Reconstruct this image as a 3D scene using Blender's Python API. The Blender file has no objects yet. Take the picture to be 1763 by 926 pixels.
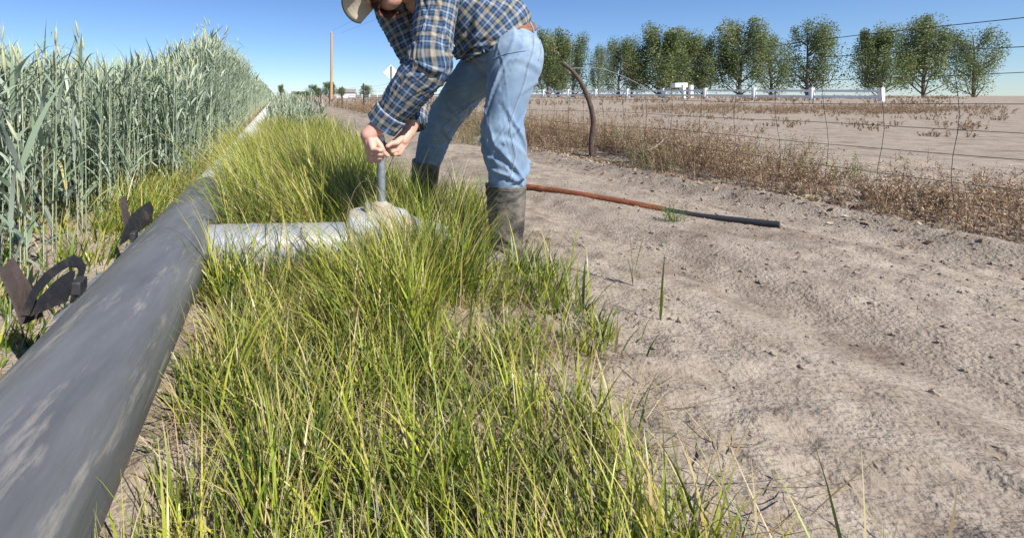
import bpy, math, random
import numpy as np
from mathutils import Vector, Matrix
R=math.radians
sc=bpy.context.scene; COL=sc.collection
rng=np.random.default_rng(7); random.seed(7)
# ---------------- camera, light, exposure ----------------
CH=0.78; F=800.0
cd=bpy.data.cameras.new("Camera"); cam=bpy.data.objects.new("Camera",cd); COL.objects.link(cam); sc.camera=cam
cam.location=(0,0,CH); cam.rotation_euler=(R(90),0,0)
cd.sensor_width=36; cd.lens=36*F/1763; cd.shift_x=(881.5-600)/1763; cd.shift_y=-(463-165)/1763
cd.clip_start=0.02; cd.clip_end=5000
w=bpy.data.worlds.new("World"); sc.world=w; w.use_nodes=True
nt=w.node_tree; bg=nt.nodes["Background"]; sky=nt.nodes.new("ShaderNodeTexSky")
sky.sky_type='NISHITA'; sky.sun_disc=False
SUN_EL=R(45); SAZ=R(146)
sky.sun_elevation=SUN_EL; sky.sun_rotation=SAZ; sky.altitude=900; sky.air_density=1.0; sky.dust_density=0.0; sky.ozone_density=2.0
tint=nt.nodes.new("ShaderNodeMix"); tint.data_type='RGBA'; tint.blend_type='MULTIPLY'; tint.inputs[0].default_value=1; tint.inputs[7].default_value=(.74,.92,1.22,1)
nt.links.new(sky.outputs[0],tint.inputs[6]); nt.links.new(tint.outputs[2],bg.inputs[0]); bg.inputs[1].default_value=0.072
sd=bpy.data.lights.new("sun",'SUN'); so=bpy.data.objects.new("sun",sd); COL.objects.link(so)
sdir=Vector((math.sin(SAZ)*math.cos(SUN_EL),math.cos(SAZ)*math.cos(SUN_EL),math.sin(SUN_EL)))
so.rotation_euler=sdir.to_track_quat('Z','Y').to_euler(); so.location=(20,-20,30)
sd.energy=5.0; sd.angle=R(0.5); sd.color=(1,0.95,0.87)
sc.view_settings.view_transform='Standard'; sc.view_settings.look='None'; sc.view_settings.gamma=1
sc.view_settings.use_curve_mapping=False; sc.view_settings.exposure=0.6
sc.cycles.max_bounces=8; sc.cycles.transparent_max_bounces=8

# ---------------- helpers ----------------
def P(sx,sy,d): return np.array([(sx-600)*d/F,d,CH-(sy-165)*d/F])
def hsh(i,j,k,s):
    n=(i*374761393+j*668265263+k*2147483647+s*974711)&0xffffffff
    n=((n^(n>>13))*1274126177)&0xffffffff
    return ((n^(n>>16))&0xffff)/65535.0
def vnoise(p,s=0):
    p=np.asarray(p,float); i=np.floor(p).astype(np.int64); f=p-i; f=f*f*(3-2*f)
    o=0
    for a in (0,1):
        for b in (0,1):
            for c in (0,1):
                wt=(f[...,0] if a else 1-f[...,0])*(f[...,1] if b else 1-f[...,1])*(f[...,2] if c else 1-f[...,2])
                o=o+wt*hsh(i[...,0]+a,i[...,1]+b,i[...,2]+c,s)
    return o*2-1
def fbm(p,oct=4,s=0):
    o=0;a=1.0
    for k in range(oct): o=o+a*vnoise(p*2.0**k,s+k); a*=.5
    return o
def sstep(a,b,x):
    t=np.clip((x-a)/(b-a),0,1); return t*t*(3-2*t)
def mesh_np(name,V,Q,col=None,uv=None,smooth=True):
    me=bpy.data.meshes.new(name); V=np.ascontiguousarray(V,np.float32); Q=np.ascontiguousarray(Q,np.int32)
    k=Q.shape[1]; me.vertices.add(len(V)); me.vertices.foreach_set("co",V.ravel())
    me.loops.add(Q.size); me.loops.foreach_set("vertex_index",Q.ravel())
    me.polygons.add(len(Q)); me.polygons.foreach_set("loop_start",np.arange(0,Q.size,k,dtype=np.int32))
    me.polygons.foreach_set("use_smooth",np.full(len(Q),smooth))
    me.update(calc_edges=True)
    if col is not None:
        a=me.color_attributes.new("var",'FLOAT_COLOR','POINT'); c=np.ones((len(V),4),np.float32); c[:,:col.shape[1]]=col; a.data.foreach_set("color",c.ravel())
    if uv is not None:
        u=me.uv_layers.new(name="UVMap"); u.data.foreach_set("uv",np.ascontiguousarray(uv[Q.ravel()],np.float32).ravel())
    me.validate()
    return me
def link(name,me,m=None,parent=None,loc=None):
    o=bpy.data.objects.new(name,me); COL.objects.link(o)
    if m is not None and me is not None: me.materials.append(m)
    if parent is not None: o.parent=parent
    if loc is not None: o.location=loc
    return o
def tag(o,label=None,cat=None,group=None,kind=None):
    if label: o['label']=label
    if cat: o['category']=cat
    if group: o['group']=group
    if kind: o['kind']=kind
    return o
def empty(name,loc,label,cat,group=None):
    o=bpy.data.objects.new(name,None); COL.objects.link(o); o.location=loc; o.empty_display_size=.1
    return tag(o,label,cat,group)
class MB:
    """collects pieces in world space; built into one mesh"""
    def __init__(s): s.v=[];s.f=[];s.n=0
    def add(s,V,Fs):
        V=np.asarray(V,float); s.v.append(V); s.f+= [tuple(int(i)+s.n for i in f) for f in Fs]; s.n+=len(V); return s
    def box(s,c,h,rot=None,bev=0):
        c=np.array(c,float); x,y,z=h
        V=np.array([[a*x,b*y,d*z] for a in(-1,1) for b in(-1,1) for d in(-1,1)],float)
        if rot is not None: V=V@np.array(rot).T
        return s.add(V+c,[(0,1,3,2),(4,6,7,5),(0,4,5,1),(2,3,7,6),(0,2,6,4),(1,5,7,3)])
    def tube(s,pts,rad,k=12,cap=True,rough=0):
        pts=np.asarray(pts,float); n=len(pts); rad=np.broadcast_to(rad,(n,))
        T=np.gradient(pts,axis=0); T/=np.linalg.norm(T,axis=1)[:,None]+1e-9
        ref=np.array([0,0,1.]) if abs(T[0][2])<.9 else np.array([1.,0,0])
        V=[]
        u=ref
        for i in range(n):
            u=u-T[i]*u.dot(T[i]); u/=np.linalg.norm(u); v=np.cross(T[i],u)
            a=np.arange(k)*2*math.pi/k
            V.append(pts[i]+rad[i]*(np.cos(a)[:,None]*u+np.sin(a)[:,None]*v))
        V=np.concatenate(V); fs=[(i*k+j,i*k+(j+1)%k,(i+1)*k+(j+1)%k,(i+1)*k+j) for i in range(n-1) for j in range(k)]
        if cap: fs+= [tuple(range(k))[::-1],tuple((n-1)*k+j for j in range(k))]
        return s.add(V,fs)
    def build(s,name,m,parent=None,smooth=True,bevel=0,angle=40):
        V=np.concatenate(s.v)
        if parent is not None:
            off=np.array(parent_loc(parent)); V=V-off; 
        me=bpy.data.meshes.new(name); me.from_pydata(V.tolist(),[],s.f); me.update()
        me.polygons.foreach_set("use_smooth",[smooth]*len(me.polygons))
        o=link(name,me,m,parent)
        if bevel:
            b=o.modifiers.new("bev",'BEVEL'); b.width=bevel; b.segments=2; b.limit_method='ANGLE'; b.angle_limit=R(35)
        if smooth:
            try: me.set_sharp_from_angle(angle=R(angle))
            except Exception: pass
        return o
def parent_loc(p):
    l=Vector((0,0,0))
    while p is not None: l=l+p.location; p=p.parent
    return l
def part(name,me,m,parent):
    """mesh with world coordinates put under a thing"""
    o=link(name,me,m,parent); off=parent_loc(parent)
    me.transform(Matrix.Translation(-off)); return o

# ---------------- materials ----------------
def mat(name,c1,c2=None,scale=8,rough=.7,metal=0,bump=0,bscale=40,detail=6,spec=.4,c3=None,s3=2,t3=(.5,.62),coord='Object',stretch=None,sheen=0,bdist=.01):
    m=bpy.data.materials.new(name); m.use_nodes=True; n=m.node_tree.nodes; l=m.node_tree.links; b=n['Principled BSDF']
    b.inputs['Roughness'].default_value=rough; b.inputs['Metallic'].default_value=metal; b.inputs['Specular IOR Level'].default_value=spec
    if sheen: b.inputs['Sheen Weight'].default_value=sheen
    tc=n.new('ShaderNodeTexCoord'); src=tc.outputs[coord]
    if stretch:
        mp=n.new('ShaderNodeMapping'); mp.inputs['Scale'].default_value=stretch; l.new(src,mp.inputs[0]); src=mp.outputs[0]
    c2=c2 or tuple(x*.7 for x in c1)
    nz=n.new('ShaderNodeTexNoise'); nz.inputs['Scale'].default_value=scale; nz.inputs['Detail'].default_value=detail; nz.inputs['Roughness'].default_value=.65
    l.new(src,nz.inputs['Vector'])
    cr=n.new('ShaderNodeValToRGB'); cr.color_ramp.elements[0].position=.33; cr.color_ramp.elements[1].position=.67
    cr.color_ramp.elements[0].color=(*c2,1); cr.color_ramp.elements[1].color=(*c1,1); l.new(nz.outputs[0],cr.inputs[0])
    out=cr.outputs[0]
    if c3:
        n3=n.new('ShaderNodeTexNoise'); n3.inputs['Scale'].default_value=s3; n3.inputs['Detail'].default_value=8; n3.inputs['Roughness'].default_value=.7; l.new(src,n3.inputs['Vector'])
        r3=n.new('ShaderNodeMapRange'); r3.inputs[1].default_value=t3[0]; r3.inputs[2].default_value=t3[1]; l.new(n3.outputs[0],r3.inputs[0])
        mx=n.new('ShaderNodeMix'); mx.data_type='RGBA'; l.new(r3.outputs[0],mx.inputs[0]); l.new(out,mx.inputs[6]); mx.inputs[7].default_value=(*c3,1); out=mx.outputs[2]
    l.new(out,b.inputs['Base Color'])
    if bump:
        nb=n.new('ShaderNodeTexNoise'); nb.inputs['Scale'].default_value=bscale; nb.inputs['Detail'].default_value=6; l.new(src,nb.inputs['Vector'])
        bp=n.new('ShaderNodeBump'); bp.inputs['Strength'].default_value=bump; bp.inputs['Distance'].default_value=bdist; l.new(nb.outputs[0],bp.inputs['Height']); l.new(bp.outputs[0],b.inputs['Normal'])
    return m
def leafmat(name,cols,tipc=None,trans=.35,rough=.45):
    """cols: colours blended by the per-blade random value; tip colour towards t=1"""
    m=bpy.data.materials.new(name); m.use_nodes=True; n=m.node_tree.nodes; l=m.node_tree.links; b=n['Principled BSDF']
    at=n.new('ShaderNodeAttribute'); at.attribute_name='var'; sp=n.new('ShaderNodeSeparateColor'); l.new(at.outputs['Color'],sp.inputs[0])
    cr=n.new('ShaderNodeValToRGB'); el=cr.color_ramp.elements
    for i,(p,c) in enumerate(cols):
        e=el[i] if i<2 else el.new(p)
        e.position=p; e.color=(*c,1)
    l.new(sp.outputs[0],cr.inputs[0]); out=cr.outputs[0]
    if tipc:
        mr=n.new('ShaderNodeMapRange'); mr.inputs[1].default_value=.55; mr.inputs[2].default_value=1.05; l.new(sp.outputs[1],mr.inputs[0])
        mu=n.new('ShaderNodeMath'); mu.operation='MULTIPLY'; l.new(mr.outputs[0],mu.inputs[0]); l.new(sp.outputs[2],mu.inputs[1])
        mx=n.new('ShaderNodeMix'); mx.data_type='RGBA'; l.new(mu.outputs[0],mx.inputs[0]); l.new(out,mx.inputs[6]); mx.inputs[7].default_value=(*tipc,1); out=mx.outputs[2]
    l.new(out,b.inputs['Base Color']); b.inputs['Roughness'].default_value=rough; b.inputs['Specular IOR Level'].default_value=.35
    tr=n.new('ShaderNodeBsdfTranslucent'); l.new(out,tr.inputs[0]); ms=n.new('ShaderNodeMixShader'); ms.inputs[0].default_value=trans
    l.new(b.outputs[0],ms.inputs[1]); l.new(tr.outputs[0],ms.inputs[2]); l.new(ms.outputs[0],n['Material Output'].inputs[0])
    return m
def dirtmat():
    m=mat('dirt',(.375,.32,.26),(.25,.205,.16),6,.95,bump=.65,bscale=75,c3=(.17,.13,.10),s3=2.2,t3=(.50,.68),spec=.1,bdist=.02)
    n=m.node_tree.nodes; l=m.node_tree.links; b=n['Principled BSDF']
    # small dark crumbs and pale crust flakes, a property of the soil itself
    tc=[x for x in n if x.type=='TEX_COORD'][0]
    vo=n.new('ShaderNodeTexNoise'); vo.inputs['Scale'].default_value=70; vo.inputs['Detail'].default_value=4; l.new(tc.outputs['Object'],vo.inputs['Vector'])
    mr=n.new('ShaderNodeMapRange'); mr.inputs[1].default_value=.60; mr.inputs[2].default_value=.72; l.new(vo.outputs[0],mr.inputs[0])
    src=b.inputs['Base Color'].links[0].from_socket
    mx=n.new('ShaderNodeMix'); mx.data_type='RGBA'; l.new(mr.outputs[0],mx.inputs[0]); l.new(src,mx.inputs[6]); mx.inputs[7].default_value=(.14,.11,.085,1)
    l.new(mx.outputs[2],b.inputs['Base Color']); return m
M={}
M['dirt']=dirtmat()
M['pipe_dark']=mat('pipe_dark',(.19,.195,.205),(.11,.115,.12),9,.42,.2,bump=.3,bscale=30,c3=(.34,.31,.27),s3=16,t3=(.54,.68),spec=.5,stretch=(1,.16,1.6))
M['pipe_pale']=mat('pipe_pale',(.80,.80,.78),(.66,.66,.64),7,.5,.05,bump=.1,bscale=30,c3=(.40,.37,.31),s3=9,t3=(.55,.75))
M['alu']=mat('alu',(.46,.49,.53),(.33,.35,.39),9,.46,.35,bump=.25,bscale=22,c3=(.36,.32,.26),s3=9,t3=(.50,.66))
M['mud']=mat('mud',(.42,.35,.26),(.30,.25,.19),12,.9,bump=.6,bscale=60,c3=(.40,.43,.46),s3=8,t3=(.47,.56))
M['galv']=mat('galv',(.34,.37,.40),(.22,.24,.27),30,.5,.5,bump=.25,bscale=80,c3=(.30,.24,.18),s3=14,t3=(.62,.75))
M['blacksteel']=mat('blacksteel',(.035,.033,.034),(.02,.02,.02),20,.5,.2,bump=.2,c3=(.10,.075,.06),s3=12,t3=(.5,.7))
M['rust']=mat('rust',(.26,.085,.035),(.15,.05,.025),18,.75,.1,bump=.4,bscale=90,c3=(.36,.15,.07),s3=10,t3=(.5,.7))
M['blackplastic']=mat('blackplastic',(.04,.042,.048),(.03,.03,.032),10,.5)
M['wood_old']=mat('wood_old',(.15,.105,.085),(.07,.05,.042),14,.85,bump=.8,bscale=30,stretch=(6,6,1))
M['wood_pole']=mat('wood_pole',(.55,.34,.18),(.42,.25,.13),10,.85,bump=.4,stretch=(5,5,.4))
M['fpost']=mat('fpost',(.10,.07,.06),(.05,.04,.035),12,.85,bump=.5)
M['wire']=mat('wire',(.09,.085,.085),(.05,.045,.045),60,.6,.5)
M['palewire']=mat('palewire',(.55,.53,.50),(.40,.38,.36),60,.5,.4)
M['white']=mat('white',(.82,.82,.82),(.72,.72,.72),6,.6)
M['signback']=mat('signback',(.78,.79,.80),(.70,.71,.72),6,.35,.2)
M['greensteel']=mat('greensteel',(.06,.16,.11),(.04,.10,.07),20,.5)
M['bark']=mat('bark',(.20,.165,.13),(.10,.08,.065),9,.9,bump=.8,stretch=(4,4,1))
M['roof']=mat('roof',(.30,.25,.22),(.2,.17,.15),5,.8)
M['skin']=mat('skin',(.66,.39,.30),(.56,.29,.21),22,.5,bump=.35,bscale=140,c3=(.50,.20,.14),s3=9,t3=(.56,.85),bdist=.003)
M['skin'].node_tree.nodes['Principled BSDF'].inputs['Subsurface Weight'].default_value=.12
M['skin'].node_tree.nodes['Principled BSDF'].inputs['Subsurface Radius'].default_value=(.012,.005,.003)
M['nail']=mat('nail',(.62,.38,.32),(.58,.35,.30),30,.35)
M['hair']=mat('hair',(.24,.10,.055),(.12,.05,.03),60,.7,bump=.9,bscale=160,stretch=(1,1,.3))
M['denim']=mat('denim',(.225,.315,.42),(.145,.22,.325),7,.92,bump=.35,bscale=420,c3=(.36,.45,.54),s3=5,t3=(.50,.74),spec=.12,sheen=.15,bdist=.002)
M['stitch']=mat('stitch',(.62,.68,.72),(.45,.53,.62),150,.9)
M['leather']=mat('leather',(.30,.13,.06),(.20,.08,.035),40,.55,bump=.7,bscale=110)
M['rubber']=mat('rubber',(.055,.054,.052),(.02,.02,.02),9,.5,bump=.4,bscale=60,c3=(.20,.175,.145),s3=6.5,t3=(.44,.64),spec=.4)
M['captan']=mat('captan',(.66,.59,.46),(.60,.53,.41),60,.9,bump=.2,bscale=200)
M['capdark']=mat('capdark',(.06,.08,.10),(.045,.06,.08),60,.9)
M['sole']=mat('sole',(.06,.05,.045),(.16,.13,.11),12,.8)
M['button']=mat('button',(.7,.7,.7),(.6,.6,.6),10,.3)
def plaidmat(dark=False):
    m=bpy.data.materials.new('plaid'); m.use_nodes=True; n=m.node_tree.nodes; l=m.node_tree.links; b=n['Principled BSDF']
    uv=n.new('ShaderNodeUVMap'); sp=n.new('ShaderNodeSeparateXYZ')
    nz=n.new('ShaderNodeTexNoise'); nz.inputs['Scale'].default_value=6
    l.new(uv.outputs[0],sp.inputs[0])
    navy=(.018,.034,.075); blue=(.07,.12,.22); teal=(.022,.05,.075); tan=(.34,.30,.235); wht=(.48,.49,.50); lb=(.15,.21,.30)
    stops=[(0,tan),(.10,tan),(.16,teal),(.25,teal),(.27,blue),(.36,blue),(.38,navy),(.42,navy),(.44,lb),(.475,lb),(.482,wht),(.497,wht),(.503,lb),(.523,lb),(.53,wht),(.545,wht),(.55,lb),(.59,lb),(.60,navy),(.64,navy),(.66,blue),(.76,blue),(.78,teal),(.88,teal),(.94,tan),(1,tan)]
    outs=[]
    for ax,per,off in((0,.073,0),(1,.068,.3)):
        d=n.new('ShaderNodeMath'); d.operation='DIVIDE'; l.new(sp.outputs[ax],d.inputs[0]); d.inputs[1].default_value=per
        f=n.new('ShaderNodeMath'); f.operation='FRACT'; l.new(d.outputs[0],f.inputs[0])
        cr=n.new('ShaderNodeValToRGB'); el=cr.color_ramp.elements
        while len(el)<len(stops): el.new(.5)
        for e,(p,c) in zip(el,stops): e.position=p; e.color=(*c,1)
        l.new(f.outputs[0],cr.inputs[0]); outs.append(cr.outputs[0])
    mx=n.new('ShaderNodeMix'); mx.data_type='RGBA'; mx.inputs[0].default_value=.5; l.new(outs[0],mx.inputs[6]); l.new(outs[1],mx.inputs[7])
    l.new(mx.outputs[2],b.inputs['Base Color']); b.inputs['Roughness'].default_value=.9; b.inputs['Specular IOR Level'].default_value=.15
    tc=n.new('ShaderNodeTexCoord'); nb=n.new('ShaderNodeTexNoise'); nb.inputs['Scale'].default_value=24; nb.inputs['Detail'].default_value=5; nb.inputs['Distortion'].default_value=.6; l.new(tc.outputs['Object'],nb.inputs['Vector'])
    bp=n.new('ShaderNodeBump'); bp.inputs['Strength'].default_value=.5; bp.inputs['Distance'].default_value=.008; l.new(nb.outputs[0],bp.inputs['Height']); l.new(bp.outputs[0],b.inputs['Normal'])
    return m
M['plaid']=plaidmat()
M['grass']=leafmat('grass',[(0,(.03,.07,.012)),(1,(.58,.50,.30)),(.30,(.13,.20,.024)),(.55,(.31,.36,.04)),(.80,(.50,.50,.08)),(.9,(.46,.34,.14))],(.46,.38,.14),.24,.38)
M['grass_dark']=leafmat('grass_dark',[(0,(.07,.13,.02)),(1,(.50,.42,.22)),(.5,(.14,.22,.04)),(.85,(.26,.31,.07))],(.45,.38,.16),.3,.4)
M['crop']=leafmat('crop',[(0,(.15,.215,.125)),(1,(.56,.46,.18)),(.45,(.28,.355,.25)),(.84,(.43,.49,.40)),(.93,(.40,.42,.14))],None,.25,.42)
M['cropstem']=leafmat('cropstem',[(0,(.25,.33,.19)),(1,(.56,.54,.28)),(.6,(.44,.51,.37))],(.50,.55,.36),.12,.5)
M['weed']=leafmat('weed',[(0,(.11,.07,.045)),(1,(.58,.49,.33)),(.35,(.27,.155,.095)),(.7,(.42,.31,.19))],None,.15,.8)
M['weedgreen']=leafmat('weedgreen',[(0,(.10,.15,.06)),(1,(.34,.34,.14)),(.5,(.2,.25,.1))],None,.25,.7)
M['leaf']=leafmat('leaf',[(0,(.10,.135,.05)),(1,(.32,.34,.17)),(.6,(.19,.24,.09))],None,.4,.5)
M['farleaf']=leafmat('farleaf',[(0,(.05,.085,.04)),(1,(.14,.19,.09))],None,.2,.6)
M['straw']=leafmat('straw',[(0,(.20,.13,.07)),(1,(.58,.48,.30)),(.5,(.34,.26,.14))],None,.2,.6)

# ---------------- blades and tubes (vectorised) ----------------
class Bank:
    def __init__(s): s.V=[];s.Q=[];s.C=[];s.n=0
    def push(s,V,Q,C): s.V.append(V);s.Q.append(Q+s.n);s.C.append(C);s.n+=len(V)
    def blades(s,root,L,az,tilt,bend,wid,segs=5,tint=None,fold=0,twist=.6,curl=1.0,taper=1.6,t3=None):
        N=len(root); t=np.linspace(0,1,segs+1); 
        th=tilt[:,None]+bend[:,None]*(t[None,:]**curl)
        th_m=(th[:,1:]+th[:,:-1])/2; ds=(L/segs)[:,None]
        h=np.concatenate([np.zeros((N,1)),np.cumsum(np.sin(th_m)*ds,1)],1); z=np.concatenate([np.zeros((N,1)),np.cumsum(np.cos(th_m)*ds,1)],1)
        c=np.stack([root[:,0:1]+h*np.cos(az)[:,None],root[:,1:2]+h*np.sin(az)[:,None],root[:,2:3]+z],2)
        a2=az[:,None]+math.pi/2+rng.normal(0,twist,N)[:,None]*np.ones(segs+1)+rng.normal(0,.5,N)[:,None]*t
        wv=wid[:,None]*np.clip(1-t**taper,.04,1)*(.55+.45*np.minimum(t*5,1))
        o=np.stack([np.cos(a2)*wv,np.sin(a2)*wv,np.zeros_like(wv)],2)*.5
        V=np.stack([c-o,c+o],2).reshape(-1,3)
        b=(np.arange(N)*(segs+1)*2)[:,None]+(np.arange(segs)*2)[None,:]; b=b.ravel()
        Q=np.stack([b,b+1,b+3,b+2],1)
        tint=rng.random(N) if tint is None else tint; t3=rng.random(N) if t3 is None else t3
        C=np.stack([np.repeat(tint,(segs+1)*2),np.tile(np.repeat(t,2),N),np.repeat(t3,(segs+1)*2)],1)
        s.push(V,Q,C); return c
    def tubes(s,c,r,k=3,tint=None,tv=None):
        N,S,_=c.shape; a=np.arange(k)*2*math.pi/k
        V=(c[:,:,None,:]+r[:,:,None,None]*np.stack([np.cos(a),np.sin(a),0*a],1)[None,None]).reshape(-1,3)
        b=(np.arange(N)*S*k)[:,None,None]+(np.arange(S-1)*k)[None,:,None]; j=np.arange(k)[None,None,:]; j2=(j+1)%k
        Q=np.stack([(b+j),(b+j2),(b+k+j2),(b+k+j)],-1).reshape(-1,4)
        tint=rng.random(N) if tint is None else tint
        tt=np.linspace(0,1,S) if tv is None else tv
        C=np.stack([np.repeat(tint,S*k),np.tile(np.repeat(tt,k),N),np.ones(N*S*k)],1)
        s.push(V,Q,C)
    def cards(s,c,size,tint,asp=1.0):
        N=len(c); a=rng.normal(size=(N,3)); a/=np.linalg.norm(a,axis=1)[:,None]; b=rng.normal(size=(N,3)); b=np.cross(a,b); b/=np.linalg.norm(b,axis=1)[:,None]
        a=a*size[:,None]*.5*asp; b=b*size[:,None]*.5
        V=np.stack([c-a,c-b*.6,c+a,c+b*.6],1).reshape(-1,3); q=np.arange(N)[:,None]*4+np.arange(4)[None,:]
        C=np.stack([np.repeat(tint,4),np.tile(np.array([0,.5,1,.5]),N),np.repeat(rng.random(N),4)],1); s.push(V,q,C)
    def mesh(s,name): return mesh_np(name,np.concatenate(s.V),np.concatenate(s.Q),np.concatenate(s.C))

# ---------------- ground ----------------
SL=.156                        # everything runs along the direction (-SL,1)
def gz(x,y,fine=True):
    x=np.asarray(x,float); y=np.asarray(y,float)
    q=x+SL*y                   # distance across the strip
    p=np.stack([x,y,0*x],-1)
    d=np.hypot(x,y)
    z=.5*sstep(14,55,y)*sstep(.12,.35,x/np.maximum(y,1))
    z=z+.03*fbm(p*.7,3,3)*sstep(1.0,2.5,np.abs(q-.2))
    road=sstep(1.15,1.45,q)*(1-sstep(3.5,3.8,q))
    z=z+road*(.018-.065*np.exp(-((q-1.9)/.2)**2)-.06*np.exp(-((q-3.2)/.22)**2))+.05*np.exp(-((q-3.55)/.12)**2)*(1-sstep(30,60,y))
    z=z+.05*sstep(3.7,4.4,q)*(1-sstep(5,8,q))
    z=z+.05*np.exp(-((q+1.9)/.5)**2)*np.clip(fbm(p*2,2,9)+.4,0,1)
    if fine:
        a=np.clip(1-d/16,0,1)
        cl=np.clip(vnoise(p*9,21)-.05,0,1)*.03+np.clip(vnoise(p*19,22)-.05,0,1)*.022+np.clip(vnoise(p*34,24),0,1)*.012+vnoise(p*60,23)*.004
        patch=.35+.65*np.clip(fbm(p*1.6,3,31)+.5,0,1)
        z=z+a*patch*cl*(1-.35*road)
        # worn tyre tread pressed into the two wheel tracks
        wear=np.clip(fbm(p*1.1,2,61)+.35,0,1)*np.clip(1-d/12,0,1)
        for c_,sg_ in((1.9,1),(3.2,-1)):
            u_=q-c_; z=z-.011*wear*(np.abs(u_)<.13)*sstep(-.1,.5,np.sin((y+sg_*np.abs(u_)*.8)*2*math.pi/.075))
        # two dry cracks along the wheel track
        for off,amp in((1.52,.018),(1.40,.012)):
            z=z-a*amp*np.exp(-((q-off-.03*vnoise(p*3,5)-.015*vnoise(p*14,6))/.012)**2)*(vnoise(p*4,8)>-.4)
    return z
def axis(lo,hi,step,far,n,fneg):
    core=np.arange(lo,hi,step); g=np.geomspace(step*2,far-hi,n); g2=np.geomspace(step*2,fneg+lo if False else abs(-fneg-lo),n)
    return np.concatenate([(lo-g2)[::-1],core,hi+g])
xs=axis(-2.2,5.6,.0155,900,90,900); ys=axis(.35,8.0,.0155,2500,110,60)
X,Y=np.meshgrid(xs,ys); Z=gz(X,Y); nx,ny=len(xs),len(ys)
idx=(np.arange(ny-1)[:,None]*nx+np.arange(nx-1)[None,:]).ravel()
tag(link('ground',mesh_np('ground',np.stack([X,Y,Z],-1).reshape(-1,3),np.stack([idx,idx+1,idx+nx+1,idx+nx],1)),M['dirt']),kind='structure')

def place(n,x0,x1,y0,y1,dens=None):
    x=rng.uniform(x0,x1,n); y=rng.uniform(y0,y1,n); return x,y
# ---------------- crop ----------------
EDGE=.70
def cropheight(x,y):
    q=-(x+SL*y)-EDGE
    h=.90+.57*sstep(3.9,5.8,y)*(1-sstep(.15,1.0,q)*(1-sstep(10,30,y)*.6))
    h=h+.10*(1-sstep(1.8,3.2,y))
    h=h+.06*vnoise(np.stack([x*1.1,y*1.1,0*x],-1),44)
    return h
crop=Bank(); stems=Bank()
def plant(x,y,h,detail,ws=1.0):
    N=len(x); z=gz(x,y,False); h=h*rng.normal(1,.055,N)
    az=rng.uniform(0,2*math.pi,N); tl=np.abs(rng.normal(0,.055,N))
    S=5; t=np.linspace(0,1,S); hh=h[:,None]*t; off=hh*np.tan(tl)[:,None]*t
    c=np.stack([x[:,None]+off*np.cos(az)[:,None],y[:,None]+off*np.sin(az)[:,None],z[:,None]+hh],2)
    r=np.full((N,S),.0026*ws)*(1.15-.5*t)[None]
    tint=rng.random(N); stems.tubes(c,r,3,tint*.9)
    # ear
    top=c[:,-1]; K=6; tt=np.linspace(0,1,K); hl=rng.uniform(.07,.11,N); pr=np.array([.35,1,1.05,.95,.7,.12])
    na=rng.uniform(0,.5,N); az2=az+rng.normal(0,.5,N)
    e=np.stack([top[:,0:1]+hl[:,None]*tt*np.sin(na)[:,None]*np.cos(az2)[:,None],top[:,1:2]+hl[:,None]*tt*np.sin(na)[:,None]*np.sin(az2)[:,None],top[:,2:3]+hl[:,None]*tt*np.cos(na)[:,None]],2)
    has=rng.random(N)<.72
    stems.tubes(e[has],np.broadcast_to(pr*.0068*ws,(N,K))[has],4,(.45+.5*tint)[has])
    if detail:
        for k in range(5):
            b=e[has][:,1+k%4]; n2=len(b)
            stems.blades(b,rng.uniform(.04,.075,n2),rng.uniform(0,6.28,n2),rng.uniform(.05,.4,n2),np.zeros(n2),np.full(n2,.0013*ws),2,tint=(.6+.4*rng.random(n2)))
    nl=8 if detail else 4
    for k in range(nl):
        f=rng.uniform(.10 if detail else .3,.93,N); 
        if k==0: f=rng.uniform(.82,.98,N)
        i=f*(S-1); i0=np.minimum(i.astype(int),S-2); fr=(i-i0)[:,None]
        b=c[np.arange(N),i0]*(1-fr)+c[np.arange(N),i0+1]*fr
        L=rng.uniform(.16,.34,N)*(1.1 if k else .8)
        crop.blades(b,L,rng.uniform(0,6.28,N),rng.uniform(.12,.7,N),rng.choice([.3,.8,1.7,2.4],N)*rng.uniform(.7,1.2,N),rng.uniform(.008,.024,N)*ws,6 if detail else 4,tint=rng.random(N)**1.1*.86+np.where((f<.35)&(rng.random(N)<.5),.16,0),taper=2.2,curl=1.4)
def crop_zone(n,y0,y1,q0,q1,detail,ws=1,lim=.95):
    y=rng.uniform(y0,y1,n); q=rng.uniform(q0,q1,n); x=-(q+EDGE)-SL*y
    # bare, furrowed soil near the outlets
    qq=q; near=(y<3.6); ok=~(near&(qq<.28+.25*(3.6-y)+.12*vnoise(np.stack([x*3,y*3,0*x],-1),3)))
    ok&=x>-lim*y-.5
    plant(x[ok],y[ok],cropheight(x,y)[ok],detail,ws)
crop_zone(2600,1.25,5.2,0,4.2,True,1.05)
crop_zone(3300,5,12,0,2.2,True,1.1)
crop_zone(3600,5,14,2,10,False,1.5)
crop_zone(4200,12,40,0,4,False,1.9)
crop_zone(5200,14,45,4,32,False,2.8,.85)
crop_zone(5200,40,150,0,9,False,4.5)
# a few big near leaves at the left edge
for (sx,d,h) in((22,1.85,.86),(-22,1.7,.9),(60,2.1,.9),(8,2.0,.9),(95,2.3,1.05),(130,2.5,1.0),(45,1.65,.6),(150,2.55,1.02)):
    p=P(sx,400,d); plant(np.full(2,p[0])+rng.normal(0,.03,2),np.full(2,d)+rng.normal(0,.03,2),np.full(2,h),True,1.1)
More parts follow.
